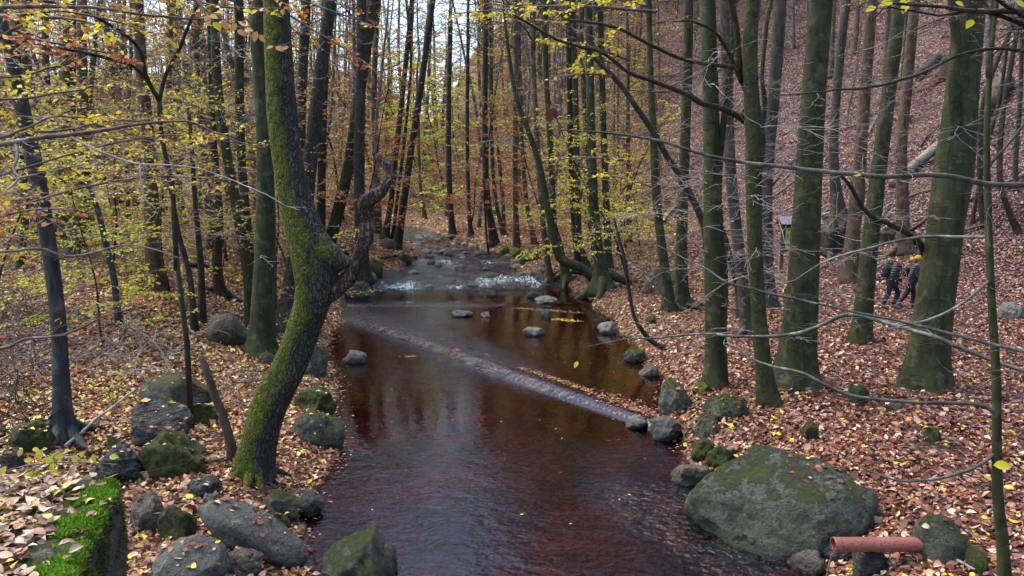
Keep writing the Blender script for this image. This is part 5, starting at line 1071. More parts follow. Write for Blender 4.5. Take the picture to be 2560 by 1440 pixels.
# information board
BW = mat_plain('board_timber', (.075, .045, .04), .7, .35, 18); BRF = mat_plain('board_roof', (.20, .165, .20), .6, .3, 12)
YP = mat_plain('yellow_sheet', (.62, .60, .16), .5, .06, 8); INK = mat_plain('board_ink', (.06, .055, .02), .6, .1, 8)
g = ground(1953, 682); bo = np.array(g); Yb = g[1]
BT = thing('information_board', 'roofed wooden notice board with a yellow trail sheet behind the stout beech', 'notice board', bo)
def box(mb, lo, hi, rz=0, o=(0, 0, 0)):
    lo, hi = np.array(lo, float), np.array(hi, float)
    V = np.array([[x, y, z] for z in (lo[2], hi[2]) for y in (lo[1], hi[1]) for x in (lo[0], hi[0])])
    mb.add(V + o, [(0, 2, 3, 1), (4, 5, 7, 6), (0, 1, 5, 4), (2, 6, 7, 3), (0, 4, 6, 2), (1, 3, 7, 5)])
mpp = depth(g) / F
def bx(name, mat, lo, hi, par): m = MB(); box(m, lo, hi); o = m.build(name, mat, par, smooth=False); b_ = o.modifiers.new('bevel', 'BEVEL'); b_.width = .006; b_.segments = 2; return o
hz = lambda py: at(1953, py, Yb)[2] - bo[2]
xx = lambda px: at(px, 620, Yb)[0] - bo[0]
for i, x0 in enumerate((xx(1955), xx(2034))): bx('post', BW, (x0 - .06, -.06, -.3), (x0 + .06, .06, hz(556)), BT)
bx('back_panel', BW, (xx(1958.5), -.02, hz(628)), (xx(2031), .012, hz(560)), BT)
sh = bx('poster', YP, (xx(1962), -.034, hz(621)), (xx(2027), -.022, hz(570)), BT)
m = MB()
def ink(px0, py0, px1, py1): box(m, (xx(px0), -.040, hz(py1)), (xx(px1), -.036, hz(py0)))
for c in range(6):
    a = 1964.5 + c * 10.2
    ink(a, 584, a + 8.4, 584.6); ink(a, 602.6, a + 8.4, 603.2); ink(a, 584.6, a + .6, 602.6); ink(a + 7.8, 584.6, a + 8.4, 602.6)
    ink(a + 2.2, 586, a + 4.2, 588); ink(a + 1.8, 588.4, a + 4.8, 592); ink(a + 3.8, 590, a + 6.2, 591); ink(a + 2.4, 592.4, a + 3.4, 594.6); ink(a + 4.2, 592.4, a + 5.2, 594.6)
    ink(a + 1.6, 596.4, a + 6.4, 597.4); ink(a + 1.6, 598.4, a + 5.4, 599.4)
ink(1966, 573.5, 2022, 575.6); ink(1964, 577.6, 2025, 578.1)
for w0 in np.arange(1965, 2022, 3.0): ink(w0, 608.2 + (w0 % 2) * .5, w0 + 2.2, 611.2)
ink(1964, 614.6, 2024, 615.2)
m.build('print', INK, sh, smooth=False)
rf = MB(); x0, x1, zt, ze = xx(1943), xx(2047), hz(541), hz(559)
V = np.array([(x0, -.42, ze), (x1, -.42, ze), (x1, 0, zt), (x0, 0, zt), (x1, .42, ze), (x0, .42, ze)]); V2 = V - (0, 0, .035)
rf.add(np.vstack([V, V2]), [(0, 1, 2, 3), (3, 2, 4, 5), (7, 6, 9, 8), (8, 9, 11, 10), (0, 6, 7, 1), (4, 10, 11, 5), (0, 3, 9, 6), (3, 5, 11, 9), (1, 7, 8, 2), (2, 8, 10, 4)]); rf.build('roof', BRF, BT, smooth=False)

# fallen wood
def log(name, label, a, b, w0, w1, mat, cat='log', group=None, sag=.12, lift=0.0, n=10, twigs=0, px=True):
    pa, pb = (surf(*a), surf(*b)) if px else (a, b)
    t = np.linspace(0, 1, 9)[:, None]; P = pa * (1 - t) + pb * t
    zz = np.maximum(H(P[:, 0], P[:, 1]), -5)
    r = np.interp(t[:, 0], [0, 1], [rpx(w0, pa), rpx(w1, pb)])
    P[:, 2] = np.maximum(P[:, 2], zz) + r * .7 + lift; P += np.cumsum(rng.normal(0, .02, P.shape), 0) * (1, 1, .3) * np.linalg.norm(pb - pa) * .25
    T = thing(name, label, cat, P[0], group); m = MB(); Q = cr(np.hstack([P, r[:, None]]), 16)
    m.tube(Q[:, :3], Q[:, 3], n, True, 1 + .12 * vn(np.arange(16)[:, None] * .7, np.arange(n)[None] * 1.3, int(P[0][0] * 10) % 50)); m.build('stem', mat, T, origin=P[0])
    if twigs:
        W, LV = MB(), Leaves(); side_twigs(W, LV, Q[:, :3], np.linalg.norm(pb - pa), r.mean() * .5, 2, kids=twigs, ln=.35, zflat=.7, rmin=.003); W.build('twigs', TWIGD, T, origin=P[0])
    return T
PALEL = mat_bark('pale_log_bark', (.15, .13, .10), (.22, .20, .155), (.30, .28, .23), .2, 0, hband=.2, lichen=.4)
log('fallen_log', 'pale smooth fallen log on the slope, cut end left of the thickest beech', (2228, 470), (2368, 352), 22, 25, PALEL, group='fallen logs on the right slope', lift=.05)
log('fallen_log', 'greyish fallen log on the slope right of the thickest beech', (2408, 350), (2512, 220), 34, 44, BROWNB, group='fallen logs on the right slope', lift=.03)
log('fallen_log', 'thin pale fallen stem between the brown beeches on the slope', (2190, 590), (2236, 560), 14, 10, PALEL, group='fallen logs on the right slope')
log('fallen_log', 'dark fallen log on the upper slope beside the old stump', (2300, 200), (2345, 150), 26, 20, DARKB, group='fallen logs on the right slope')
log('fallen_log', 'pale fallen stick leaning on the slope behind the pair of greenish beeches', (1652, 560), (1692, 516), 9, 7, PALEL, group='fallen logs on the right slope')
log('fallen_log', 'thin log lying on the slope right of the board', (2052, 542), (2092, 532), 8, 6, PALEL, group='fallen logs on the right slope')
log('fallen_log', 'long pale log lying across the left terrace before the wood', (216, 572), (330, 592), 9, 7, PALEL, group='fallen logs on the left terrace')
log('fallen_log', 'mossy dark log lying behind the wavy slim beech', (470, 672), (540, 676), 16, 14, DARKB, group='fallen logs on the left terrace')
log('driftwood', 'pale forked driftwood stick lying across the right lip of the rapids', (1248, 712), (1290, 692), 6, 5, PALEL, 'driftwood', 'driftwood at the rapids', twigs=3)
log('driftwood', 'dark wet driftwood bundle at the right lip of the rapids', (1212, 706), (1262, 718), 9, 7, DARKB, 'driftwood', 'driftwood at the rapids', twigs=5)
log('driftwood', 'grey driftwood stick on the leaf bank left of the rapids', (950, 648), (990, 640), 7, 5, DARKB, 'driftwood', 'driftwood at the rapids', twigs=3)
log('driftwood', 'twiggy dark snag standing out of the upper pool', (1238, 772), (1256, 762), 5, 4, DARKB, 'driftwood', 'driftwood at the rapids', twigs=7)
log('stick', 'pale stripped stick propped across the roots of the slate beech', (165, 1135), (330, 988), 9, 5, TWIG, 'stick', lift=.10, twigs=2)
log('stick', 'thin pale stick lying from the mossy wall toward the oak foot', (306, 1206), (600, 1152), 6, 4, TWIG, 'stick', lift=.06, twigs=3)
log('stick', 'dark stick leaning between the pointed stone and the mossy mound', (328, 1345), (400, 1304), 10, 8, DARKB, 'stick', lift=.02)
log('stick', 'pale cut branch poking out from under the squared stone', (2312, 1370), (2440, 1440), 9, 6, TWIG, 'stick', lift=.05, twigs=2)
log('stick', 'root-like bare stick behind the broad grey-green boulder', (432, 965), (530, 992), 12, 8, PALEL, 'stick', lift=.05)
log('stick', 'leafless stick lying below the leaning beech roots on the right bank', (1668, 772), (1748, 768), 8, 6, DARKB, 'stick', lift=.03, twigs=2)
for i in range(76):
    while True:
        x, y = rng.uniform(9, 40), rng.uniform(26, 62)
        if foot_dist(x, y) > 1.5 and abs(x) < .68 * y: break
    a = rng.uniform(-1.0, 1.0) + (math.pi / 2 if rng.random() < .4 else 0); L = rng.uniform(1.2, 4.2); b_ = onground(x + L * math.cos(a), y + L * math.sin(a))
    log('fallen_branch', 'thin fallen branch lying in the leaves of the steep right slope', onground(x, y), b_, rng.uniform(.06, .15) * F / max(8, y), rng.uniform(.03, .08) * F / max(8, y), (PALEL, PALEL, DARKB, BROWNB)[i % 4], 'branch', 'fallen branches on the right slope', lift=.03, n=6, twigs=2, px=False)
wl = MB(); tA, tB = np.append(WA[:2], .035), np.append((WA + (WB - WA) * .62)[:2], .03); Pw = tA + (tB - tA) * np.linspace(-.02, 1, 24)[:, None] + rng.normal(0, .02, (24, 3)) * (1, 1, .5)
wl.tube(Pw, np.full(24, .045), 9, True, 1 + .2 * vn(np.arange(24)[:, None] * .8, np.arange(9)[None] * 1.3, 3)); wo_ = wl.build('weir_log', DARKB); tag(wo_, 'dark sunken log lying diagonally across the stream as a low weir', 'log')
# old stump and root plates
def stump(label, px, py, w, h, mat, seed, cat='stump', name='stump', spiky=.35):
    g = ground(px, py); r = rpx(w, g); hh = h * depth(g) / F; rr = np.random.default_rng(seed); n = 20; a = np.linspace(0, 2 * np.pi, n, endpoint=False)
    T = thing(name, label, cat, g); P = np.array([[0, 0, z] for z in np.linspace(-.3, hh, 10)]); wob = 1 + .35 * vn(np.cos(a)[None] * 2 + np.arange(10)[:, None] * .15, np.sin(a)[None] * 2, seed) + .5 * np.exp(-np.arange(10) / 2.0)[:, None] * (.5 + .5 * np.cos(5 * a)[None])
    m = MB(); m.tube(P, np.full(10, r), n, True, wob)
    V = m.v[0]; V[9 * n:10 * n, 2] += rr.uniform(-spiky, spiky, n) * hh; V[-1, 2] -= hh * .5
    m.build('wood', mat, T)
    for i in range(4):
        b = rr.uniform(0, 6.28); t = np.linspace(0, 1, 6); L = r * rr.uniform(2, 4); x, y = g[0] + np.cos(b) * L * t, g[1] + np.sin(b) * L * t
        m = MB(); m.tube(np.stack([x, y, H(x, y) + r * .5 * (1 - t) ** 2 - .02], 1), r * np.linspace(.4, .08, 6), 6); m.build('root', mat, T, origin=g)
    return T
stump('old broken stump with ragged top high on the right slope', 2378, 188, 50, 46, SHAG, 3)
stump('dark jagged root stump on the slope behind the stout beech', 2078, 622, 62, 52, DARKB, 5, spiky=.6)
stump('low dark root hump on the slope right of the dark grey beech', 2210, 598, 40, 18, DARKB, 8)
stump('tiny mossy stump in the leaves above the biggest boulder', 2036, 1092, 18, 30, BEECHM, 9)
stump('reddish dead stump at the left of the path below the slope', 1572, 578, 22, 12, BROWNB, 12)
# twig thicket on the left
def thicket(label, box_, n, h, mat, seed, pal=None, name='brushwood'):
    W, LV, F_ = MB(), Leaves(), MB(); c = ground((box_[0] + box_[2]) / 2, box_[3])
    for i in range(n):
        g = ground(rng.uniform(box_[0], box_[2]), rng.uniform(box_[1], box_[3])); a = rng.uniform(0, 6.28)
        spray(W, LV, g + (0, 0, rng.uniform(0, .25)), (math.cos(a), math.sin(a), rng.uniform(.0, .75)), h * rng.uniform(.5, 1.3), .013, 2, pal, 4, .06, kids=5, bend=.22, zflat=.7, rmin=.0045)
    T = thing(name, label, 'brushwood', c); w_ = W.build('twigs', mat, T, origin=c)
    if LV.C: LV.put(F_); F_.build('leaves', LEAF, w_, color=True, origin=c)
thicket('tangle of dead brown brushwood at the left edge behind the slate beech', (-120, 740, 120, 990), 90, 1.5, TWIGD, 1)
thicket('low tangle of dark dead twigs left of the slate beech foot', (-100, 980, 110, 1130), 26, .8, DARKB, 2)
thicket('sparse grey brushwood between the slate beech and the broad grey-green boulder', (180, 820, 440, 960), 34, 1.0, TWIG, 3, RUST)
thicket('dry twigs and weeds standing behind the dead broken sapling', (540, 950, 640, 1050), 14, .55, TWIGD, 4)
thicket('dead bramble-like brushwood on the slope beside the dark root stump', (2050, 590, 2130, 640), 16, 1.2, DARKB, 5)
# little leafy shoots
def shoot(label, px, py, hgt, pal, Y=None, n=5, per=22, size=.05, group=None, spread=.5, big=False):
    g = ground(px, py) if Y is None else at(px, py, Y); T = thing('beech_shoot', label, 'shoot', g, group); W, LV, F_ = MB(), Leaves(), MB()
    for i in range(n):
        a = rng.uniform(0, 6.28); spray(W, LV, g, (math.cos(a) * .8, math.sin(a) * .5, rng.uniform(.5, 1.2)), hgt * rng.uniform(.6, 1.2), .006, 2, pal, per, size, kids=4, zflat=.2)
    w_ = W.build('stems', TWIGD, T, origin=g); LV.put(F_, big=big); F_.build('leaves', LEAF, w_, color=True, origin=g)
shoot('yellow-leaved shoot spreading over the broad grey-green boulder', 285, 1010, .8, YGR, n=8, per=16, group='yellow shoots on the left bank', spread=1)
shoot('yellow-leaved shoot at the left of the slate beech foot', 70, 1010, .7, YGR, n=6, per=14, group='yellow shoots on the left bank')
shoot('yellow-green shoot low beside the brush at the left edge', 40, 1095, .5, YGR, n=5, per=14, group='yellow shoots on the left bank')
shoot('yellow sapling shoot in front of the lone brown-footed beech', 355, 735, 1.0, YEL, n=7, per=16, size=.065, group='yellow shoots on the left bank')
shoot('russet shoot right of the dark snaking sapling', 360, 800, .9, WINE, n=6, per=9, size=.06, group='yellow shoots on the left bank')
shoot('yellow shoot hanging over the right shore by the arching sapling', 1515, 790, .8, YEL, n=7, per=14, size=.06)
# near yellow leaves reaching over the wall from the left
NY = 3.75
TV, _ = near_tree('young_beech', 'low yellow-leaved beech twig reaching over the mossy wall', [(-160, 1420, 14), (-150, 1300, 12), (-120, 1230, 9)], DARKB, None, 2.6, 7, .1, crown=None, tip=True, base=onground(-3.0, 3.75), cat='young tree')
oV = TV.location
for pts in ([(-150, 1300, 9, NY), (-60, 1215, 6, NY), (60, 1160, 4, NY), (180, 1150, 3, NY), (300, 1148, 2, NY)], [(-150, 1310, 8, NY - .1), (-40, 1270, 5, NY - .2), (40, 1235, 4, NY - .2), (120, 1180, 2, NY - .2)], [(-140, 1290, 7, NY), (0, 1215, 4, NY), (90, 1170, 3, NY - .1), (160, 1120, 2, NY - .1)]):
    hand_branch(TV, oV, pts, TWIGD, kids=0)
YS = [(50, 1132, 26, 120), (90, 1124, 22, 20), (70, 1150, 24, 170), (98, 1140, 28, 60), (122, 1150, 30, 130), (140, 1140, 24, 40), (112, 1154, 20, 100), (146, 1138, 30, 250), (150, 1155, 20, 10), (187, 1148, 30, 265), (205, 1136, 24, 300), (235, 1146, 26, 70), (210, 1152, 22, 200), (242, 1120, 14, 10), (285, 1142, 30, 5), (130, 1170, 28, 100), (136, 1178, 26, 30), (90, 1185, 30, 115), (75, 1190, 32, 100), (62, 1186, 26, 160), (8, 1180, 34, 110), (12, 1200, 30, 60), (45, 1196, 34, 10), (30, 1190, 22, 200), (95, 1172, 22, 290), (166, 1126, 18, 330), (112, 1122, 16, 350)]
set_leaves(TV, oV, [(a, b, L * .92, an, NY + rng.uniform(-.1, .1), (Yl, (.6, .6, .05), (.5, .52, .06))[int(rng.integers(3))]) for (a, b, L, an) in YS])
# ------------------------------------------------------------------ the two walkers
def skin_mesh(chains, sub=2):
    """chains: {name: [(x, y, z, r), ...]}; the first row of a chain may be an index reference ('name', i)"""
    V, E, Rr, idx = [], [], [], {}
    for nm, ch in chains.items():
        prev = None; idx[nm] = []
        for it in ch:
            if isinstance(it[0], str): prev = idx[it[0]][it[1]]; idx[nm].append(prev); continue
            V.append(it[:3]); Rr.append(it[3] if len(it) == 4 else it[3:]); k = len(V) - 1
            if prev is not None: E.append((prev, k))
            idx[nm].append(k); prev = k
    me = bpy.data.meshes.new('tmp'); me.from_pydata(V, E, []); o = bpy.data.objects.new('tmp', me); COL.objects.link(o)
    o.modifiers.new('s', 'SKIN'); 
    for v, r_ in zip(me.skin_vertices[0].data, Rr): v.radius = (r_, r_) if not isinstance(r_, tuple) else r_
    me.skin_vertices[0].data[0].use_root = True
    ss_ = o.modifiers.new('u', 'SUBSURF'); ss_.levels = sub; ss_.render_levels = sub
    bpy.context.view_layer.update(); d = bpy.context.evaluated_depsgraph_get()
    m2 = bpy.data.meshes.new_from_object(o.evaluated_get(d)); bpy.data.objects.remove(o); bpy.data.meshes.remove(me)
    m2.polygons.foreach_set('use_smooth', np.ones(len(m2.polygons), bool)); return m2
def part(name, me, mat, par): me.materials.clear(); me.materials.append(mat); return link(name, me, par)
def quilt(name, col, col2, fz=26.0):
    s = NT(name); v = s.coord('Object'); w = s.n('TexWave', wave_type='BANDS', bands_direction='Z', i_Scale=fz / 6.3, i_Distortion=1.2, i_Detail=2.0); s.put(w.inputs['Vector'], v)
    f = s.ss(w.outputs['Fac'], .08, .45); n = s.noise(v, 20, 3, .6)
    c = s.mix(f, col2, s.mix(n, col, [a * 1.5 for a in col])); return s.done(s.principled(c, .5, s.bump(w.outputs['Fac'], .9, .03), .4))
SKIN = mat_plain('skin', (.42, .22, .16), .5, .12, 30); NAVY = mat_plain('navy_trousers', (.010, .012, .022), .75, .3, 25); BLK = mat_plain('black_cloth', (.012, .012, .014), .7, .3, 25)
OLV = quilt('olive_quilted_jacket', (.036, .039, .029), (.026, .028, .021)); GRYQ = quilt('grey_quilted_jacket', (.044, .048, .054), (.024, .026, .030), 34)
HATN = mat_plain('dark_knit', (.012, .011, .018), .85, .3, 60); HATY = mat_plain('yellow_knit', (.48, .27, .012), .8, .2, 60); SHOE = mat_plain('grey_shoe', (.10, .10, .11), .6, .4, 30); PACK = mat_plain('pack_cloth', (.02, .032, .036), .6, .4, 16); STRAP = mat_plain('strap_grey', (.30, .31, .32), .6, .2, 20); HAIR = mat_plain('brown_hair', (.06, .035, .02), .7, .3, 50); EYE = mat_plain('eye_dark', (.02, .015, .012), .3, .1, 20)
def hand(base, d, up, s=1.0):
    d = norm(d); up = norm(up); sd = np.cross(d, up); C = {}
    return [tuple(base + d * .0 * s) + (.024 * s,), tuple(base + d * .05 * s) + (.030 * s,), tuple(base + d * .085 * s) + (.026 * s,)], d, up, sd
def person(label, foot, yaw, J, jacket, trouser, hat, shoe, hat_part, hair=None, s=1.0):
    T = thing('person', label, 'person', foot); T.rotation_euler.z = yaw
    S = lambda p, r_: (p[0], p[1], p[2], r_)
    pel, che, nec, hed = (np.array(J[k], float) for k in ('pelvis', 'chest', 'neck', 'head'))
    body = {'spine': [S(pel, .125), S(pel * .5 + che * .5, .125), S(che, .145), S(che * .35 + nec * .65, .10), S(nec, .058), S(nec * .4 + hed * .6, .066), S(hed + (.012, 0, .0), .092), S(hed + (0, 0, .075), .078)]}
    for sd in ('n', 'f'):
        sh, el, wr, hn = (np.array(J[k + sd], float) for k in ('sh', 'el', 'wr', 'ha'))
        body['arm' + sd] = [('spine', 3), S(sh, .066), S(sh * .5 + el * .5, .052), S(el, .044), S(el * .45 + wr * .55, .038), S(wr, .027), S(wr * .5 + hn * .5, .034), S(hn, .030)]
        dr = norm(hn - wr); side = norm(np.cross(dr, (0, 1, 0.2)))
        for f in range(4):
            b0 = hn + side * (.021 - .014 * f); L = (.062, .072, .068, .052)[f]; cu = np.array((.5 * dr[2], 0, -.5 * dr[0])) * .35
            body['finger' + sd + str(f)] = [('arm' + sd, 7), S(b0 + dr * .02, .0095), S(b0 + dr * L * .55, .0088), S(b0 + dr * L * .95 + np.array((.02, .01, 0)), .0075)]
        body['thumb' + sd] = [('arm' + sd, 6), S(wr * .5 + hn * .5 + side * .03, .012), S(hn + side * .045 + dr * .015, .0095)]
        hp, kn, an, to = (np.array(J[k + sd], float) for k in ('hp', 'kn', 'an', 'to'))
        body['leg' + sd] = [('spine', 0), S(hp, .095), S(hp * .5 + kn * .5, .082), S(kn, .060), S(kn * .6 + an * .4, .060), S(an, .042), S(an * .3 + to * .7 + (0, 0, .01), .040), S(to, .032)]
    part('body', skin_mesh(body, 1), SKIN, T)
    # face
    fd = norm(np.array((math.cos(J['look']), math.sin(J['look']), -.12))); sdv = norm(np.cross((0, 0, 1), fd)); hd = hed + (.012, 0, .01)
    for q in (-1, 1):
        m = MB(); m.tube([hd + fd * .072 + sdv * .032 * q + (0, 0, .012), hd + fd * .094 + sdv * .031 * q + (0, 0, .012)], [.013, .009], 8); m.build('eye', EYE, T)
        m = MB(); m.tube([hd - fd * .005 + sdv * .080 * q + (0, 0, .02), hd - fd * .005 + sdv * .096 * q + (0, 0, .005), hd + sdv * .086 * q + (0, 0, -.028)], [.014, .02, .010], 8); m.build('ear', SKIN, T)
    m = MB(); m.tube([hd + fd * .080 + (0, 0, .018), hd + fd * .106 + (0, 0, -.012), hd + fd * .088 + (0, 0, -.024)], [.009, .016, .012], 8); m.build('nose', SKIN, T)
    m = MB(); m.tube([hd + fd * .080 + sdv * .026 + (0, 0, -.047), hd + fd * .092 + (0, 0, -.048), hd + fd * .080 - sdv * .026 + (0, 0, -.047)], [.004, .007, .004], 6); m.build('mouth', mat_plain('lips', (.36, .12, .10), .5), T)
    # clothes
    jk = {'spine': [S(pel + (.01, 0, -.20), .13), S(pel + (0, 0, -.08), J.get('hem', .19)), S(pel * .5 + che * .5, .185), S(che, .20), S(che * .4 + nec * .6, .115), S(nec + (0, 0, -.03), .070)]}
    for sd in ('n', 'f'):
        sh, el, wr = (np.array(J[k + sd], float) for k in ('sh', 'el', 'wr'))
        jk['arm' + sd] = [('spine', 4), S(sh, .088), S(sh * .5 + el * .5, .078), S(el, .068), S(el * .45 + wr * .55, .060), S(wr * .92 + el * .08, .046)]
    part('jacket', skin_mesh(jk, 2), jacket, T)
    tr = {'spine': [S(pel + (0, 0, .12), .13), S(pel, .145)]}
    for sd in ('n', 'f'):
        hp, kn, an = (np.array(J[k + sd], float) for k in ('hp', 'kn', 'an'))
        tr['leg' + sd] = [('spine', 1), S(hp + (0, 0, -.02), .118), S(hp * .5 + kn * .5, .098), S(kn, .078), S(kn * .6 + an * .4, .072), S(an + (0, 0, .03), .058)]
    part('trousers', skin_mesh(tr, 2), trouser, T)
    for sd in ('n', 'f'):
        an, to = (np.array(J[k + sd], float) for k in ('an', 'to'))
        wr, hn = (np.array(J[k + sd], float) for k in ('wr', 'ha')); dr = norm(hn - wr); side = norm(np.cross(dr, (0, 1, 0.2))); gv = {'p': [S(wr, .036), S(wr * .5 + hn * .5, .041), S(hn, .036)], 'thumb': [('p', 1), S(wr * .5 + hn * .5 + side * .035, .017), S(hn + side * .052 + dr * .018, .0145)]}
        for f in range(4):
            b0 = hn + side * (.023 - .0155 * f); L = (.066, .076, .072, .056)[f]; gv['f%d' % f] = [('p', 2), S(b0 + dr * .02, .014), S(b0 + dr * L * .55, .0125), S(b0 + dr * L * .97 + np.array((.02, .01, 0)), .0115)]
        part('glove', skin_mesh(gv, 1), BLK, T)
        part('shoe', skin_mesh({'a': [S(an + (0, 0, .05), .054), S(an + (-.012, 0, -.03), .058), S(an * .45 + to * .55 + (0, 0, -.002), .052), S(to, .044), S(to + norm(to - an) * .05, .032)]}, 2), shoe, T)
    # knitted cap
    bm = bmesh.new(); bmesh.ops.create_uvsphere(bm, u_segments=20, v_segments=14, radius=1)
    bmesh.ops.delete(bm, geom=[v for v in bm.verts if v.co.z < -.18], context='VERTS')
    rs = .116
    for v in bm.verts: v.co = Vector((v.co.x * rs * 1.02, v.co.y * rs * .95, v.co.z * rs * 1.05)) * (1.05 if v.co.z < .12 else 1) + Vector(hed + (-.012, 0, .048))
    me = bpy.data.meshes.new('cap'); bm.to_mesh(me); bm.free(); me.polygons.foreach_set('use_smooth', np.ones(len(me.polygons), bool)); c = part(hat_part, me, hat, T); so = c.modifiers.new('t', 'SOLIDIFY'); so.thickness = .012
    if hair:
        part('hair', skin_mesh({'h': [S(hed + (-.06, 0, .02), .075), S(hed + (-.075, 0, -.06), .062), S(nec + (-.07, 0, -.02), .035)]}, 2), hair, T)
    return T
def foot_point(px, py): g = ground(px, py); return np.array(g)
fm = foot_point(2222, 774)
MAN = dict(pelvis=(.03, 0, .90), chest=(.10, 0, 1.28), neck=(.20, 0, 1.52), head=(.265, 0, 1.655), look=-.45, shn=(.06, -.20, 1.43), eln=(-.09, -.27, 1.13), wrn=(.02, -.25, .93), han=(.10, -.22, .865),
           shf=(.19, .19, 1.42), elf=(.20, .27, 1.13), wrf=(.34, .24, .96), haf=(.41, .22, .90), hpn=(-.03, -.10, .86), knn=(-.11, -.11, .48), ann=(-.25, -.11, .13), ton=(-.12, -.12, .05), hpf=(.09, .10, .86), knf=(.33, .10, .51), anf=(.14, .09, .10), tof=(.31, .07, .04))
MT = person('man in an olive quilted jacket and dark knit cap, striding with a rucksack', fm, 0.0, MAN, OLV, NAVY, HATN, SHOE, 'cap')
bk = bpy.data.objects.new('rucksack', None)
BT2 = thing('rucksack', 'dark teal rucksack on the back of the man in the knit cap', 'rucksack', fm)
part('bag', skin_mesh({'a': [(-.13, 0, .99, .085, .13), (-.15, 0, 1.2, .105, .15), (-.09, 0, 1.42, .10, .14), (-.03, 0, 1.52, .07, .11)]}, 2), PACK, BT2)
part('pocket', skin_mesh({'a': [(-.22, -.02, 1.03, .05, .09), (-.25, -.02, 1.18, .045, .085)]}, 2), PACK, BT2)
for q in (-1, 1):
    m = MB(); m.tube(cr([(-.06, .12 * q, 1.50), (.06, .125 * q, 1.53), (.20, .13 * q, 1.43), (.27, .135 * q, 1.28), (.21, .16 * q, 1.12), (.03, .19 * q, 1.02)], 18), .018, 6); m.build('shoulder_strap', PACK, BT2)
m = MB(); m.tube(cr([(.275, -.14, 1.30), (.285, -.15, 1.2), (.27, -.13, 1.12)], 6), .011, 5); m.build('buckle_tail', STRAP, BT2)
fw = foot_point(2280, 771) + (0, .1, 0)
WOM = dict(pelvis=(-.02, 0, .84), chest=(.06, 0, 1.18), neck=(.13, 0, 1.40), head=(.165, 0, 1.525), look=-.5, hem=.16, shn=(-.05, -.17, 1.32), eln=(-.19, -.23, 1.05), wrn=(-.21, -.22, .83), han=(-.19, -.20, .755),
           shf=(.15, .17, 1.30), elf=(.16, .23, 1.04), wrf=(.20, .12, .88), haf=(.18, .02, .86), hpn=(-.06, -.08, .80), knn=(-.20, -.09, .47), ann=(-.40, -.09, .16), ton=(-.28, -.10, .06), hpf=(.03, .08, .80), knf=(.12, .08, .46), anf=(.08, .07, .09), tof=(.23, .05, .035))
person('woman in a grey quilted jacket and yellow knit headband, walking with a camera', fw, 0.0, WOM, GRYQ, BLK, HATY, SHOE, 'headband', HAIR)
CT = thing('camera', 'black camera hanging at the waist of the woman with the yellow headband', 'camera', fw)
m = MB(); box(m, (.02, -.245, .90), (.16, -.165, .99)); o_ = m.build('camera_body', BLK, CT, smooth=False); b_ = o_.modifiers.new('b', 'BEVEL'); b_.width = .012
m = MB(); m.tube([(.09, -.24, .942), (.09, -.31, .935)], [.034, .036], 14); m.build('lens', EYE, CT)
m = MB(); m.tube(cr([(.09, -.2, .98), (-.02, -.24, 1.12), (.02, -.2, 1.3), (.08, -.12, 1.42)], 14), .007, 5); m.build('neck_strap', STRAP, CT)
BW2 = thing('small_backpack', 'small black backpack on the woman with the yellow headband', 'rucksack', fw)
part('bag', skin_mesh({'a': [(-.19, .02, .98, .09, .12), (-.20, .02, 1.16, .10, .13), (-.13, .02, 1.32, .08, .11)]}, 2), BLK, BW2)
m = MB(); m.tube(cr([(-.13, -.10, 1.36), (-.02, -.12, 1.40), (.10, -.13, 1.30), (.13, -.15, 1.14), (.0, -.17, 1.0)], 12), .012, 5); m.build('shoulder_strap', BLK, BW2)
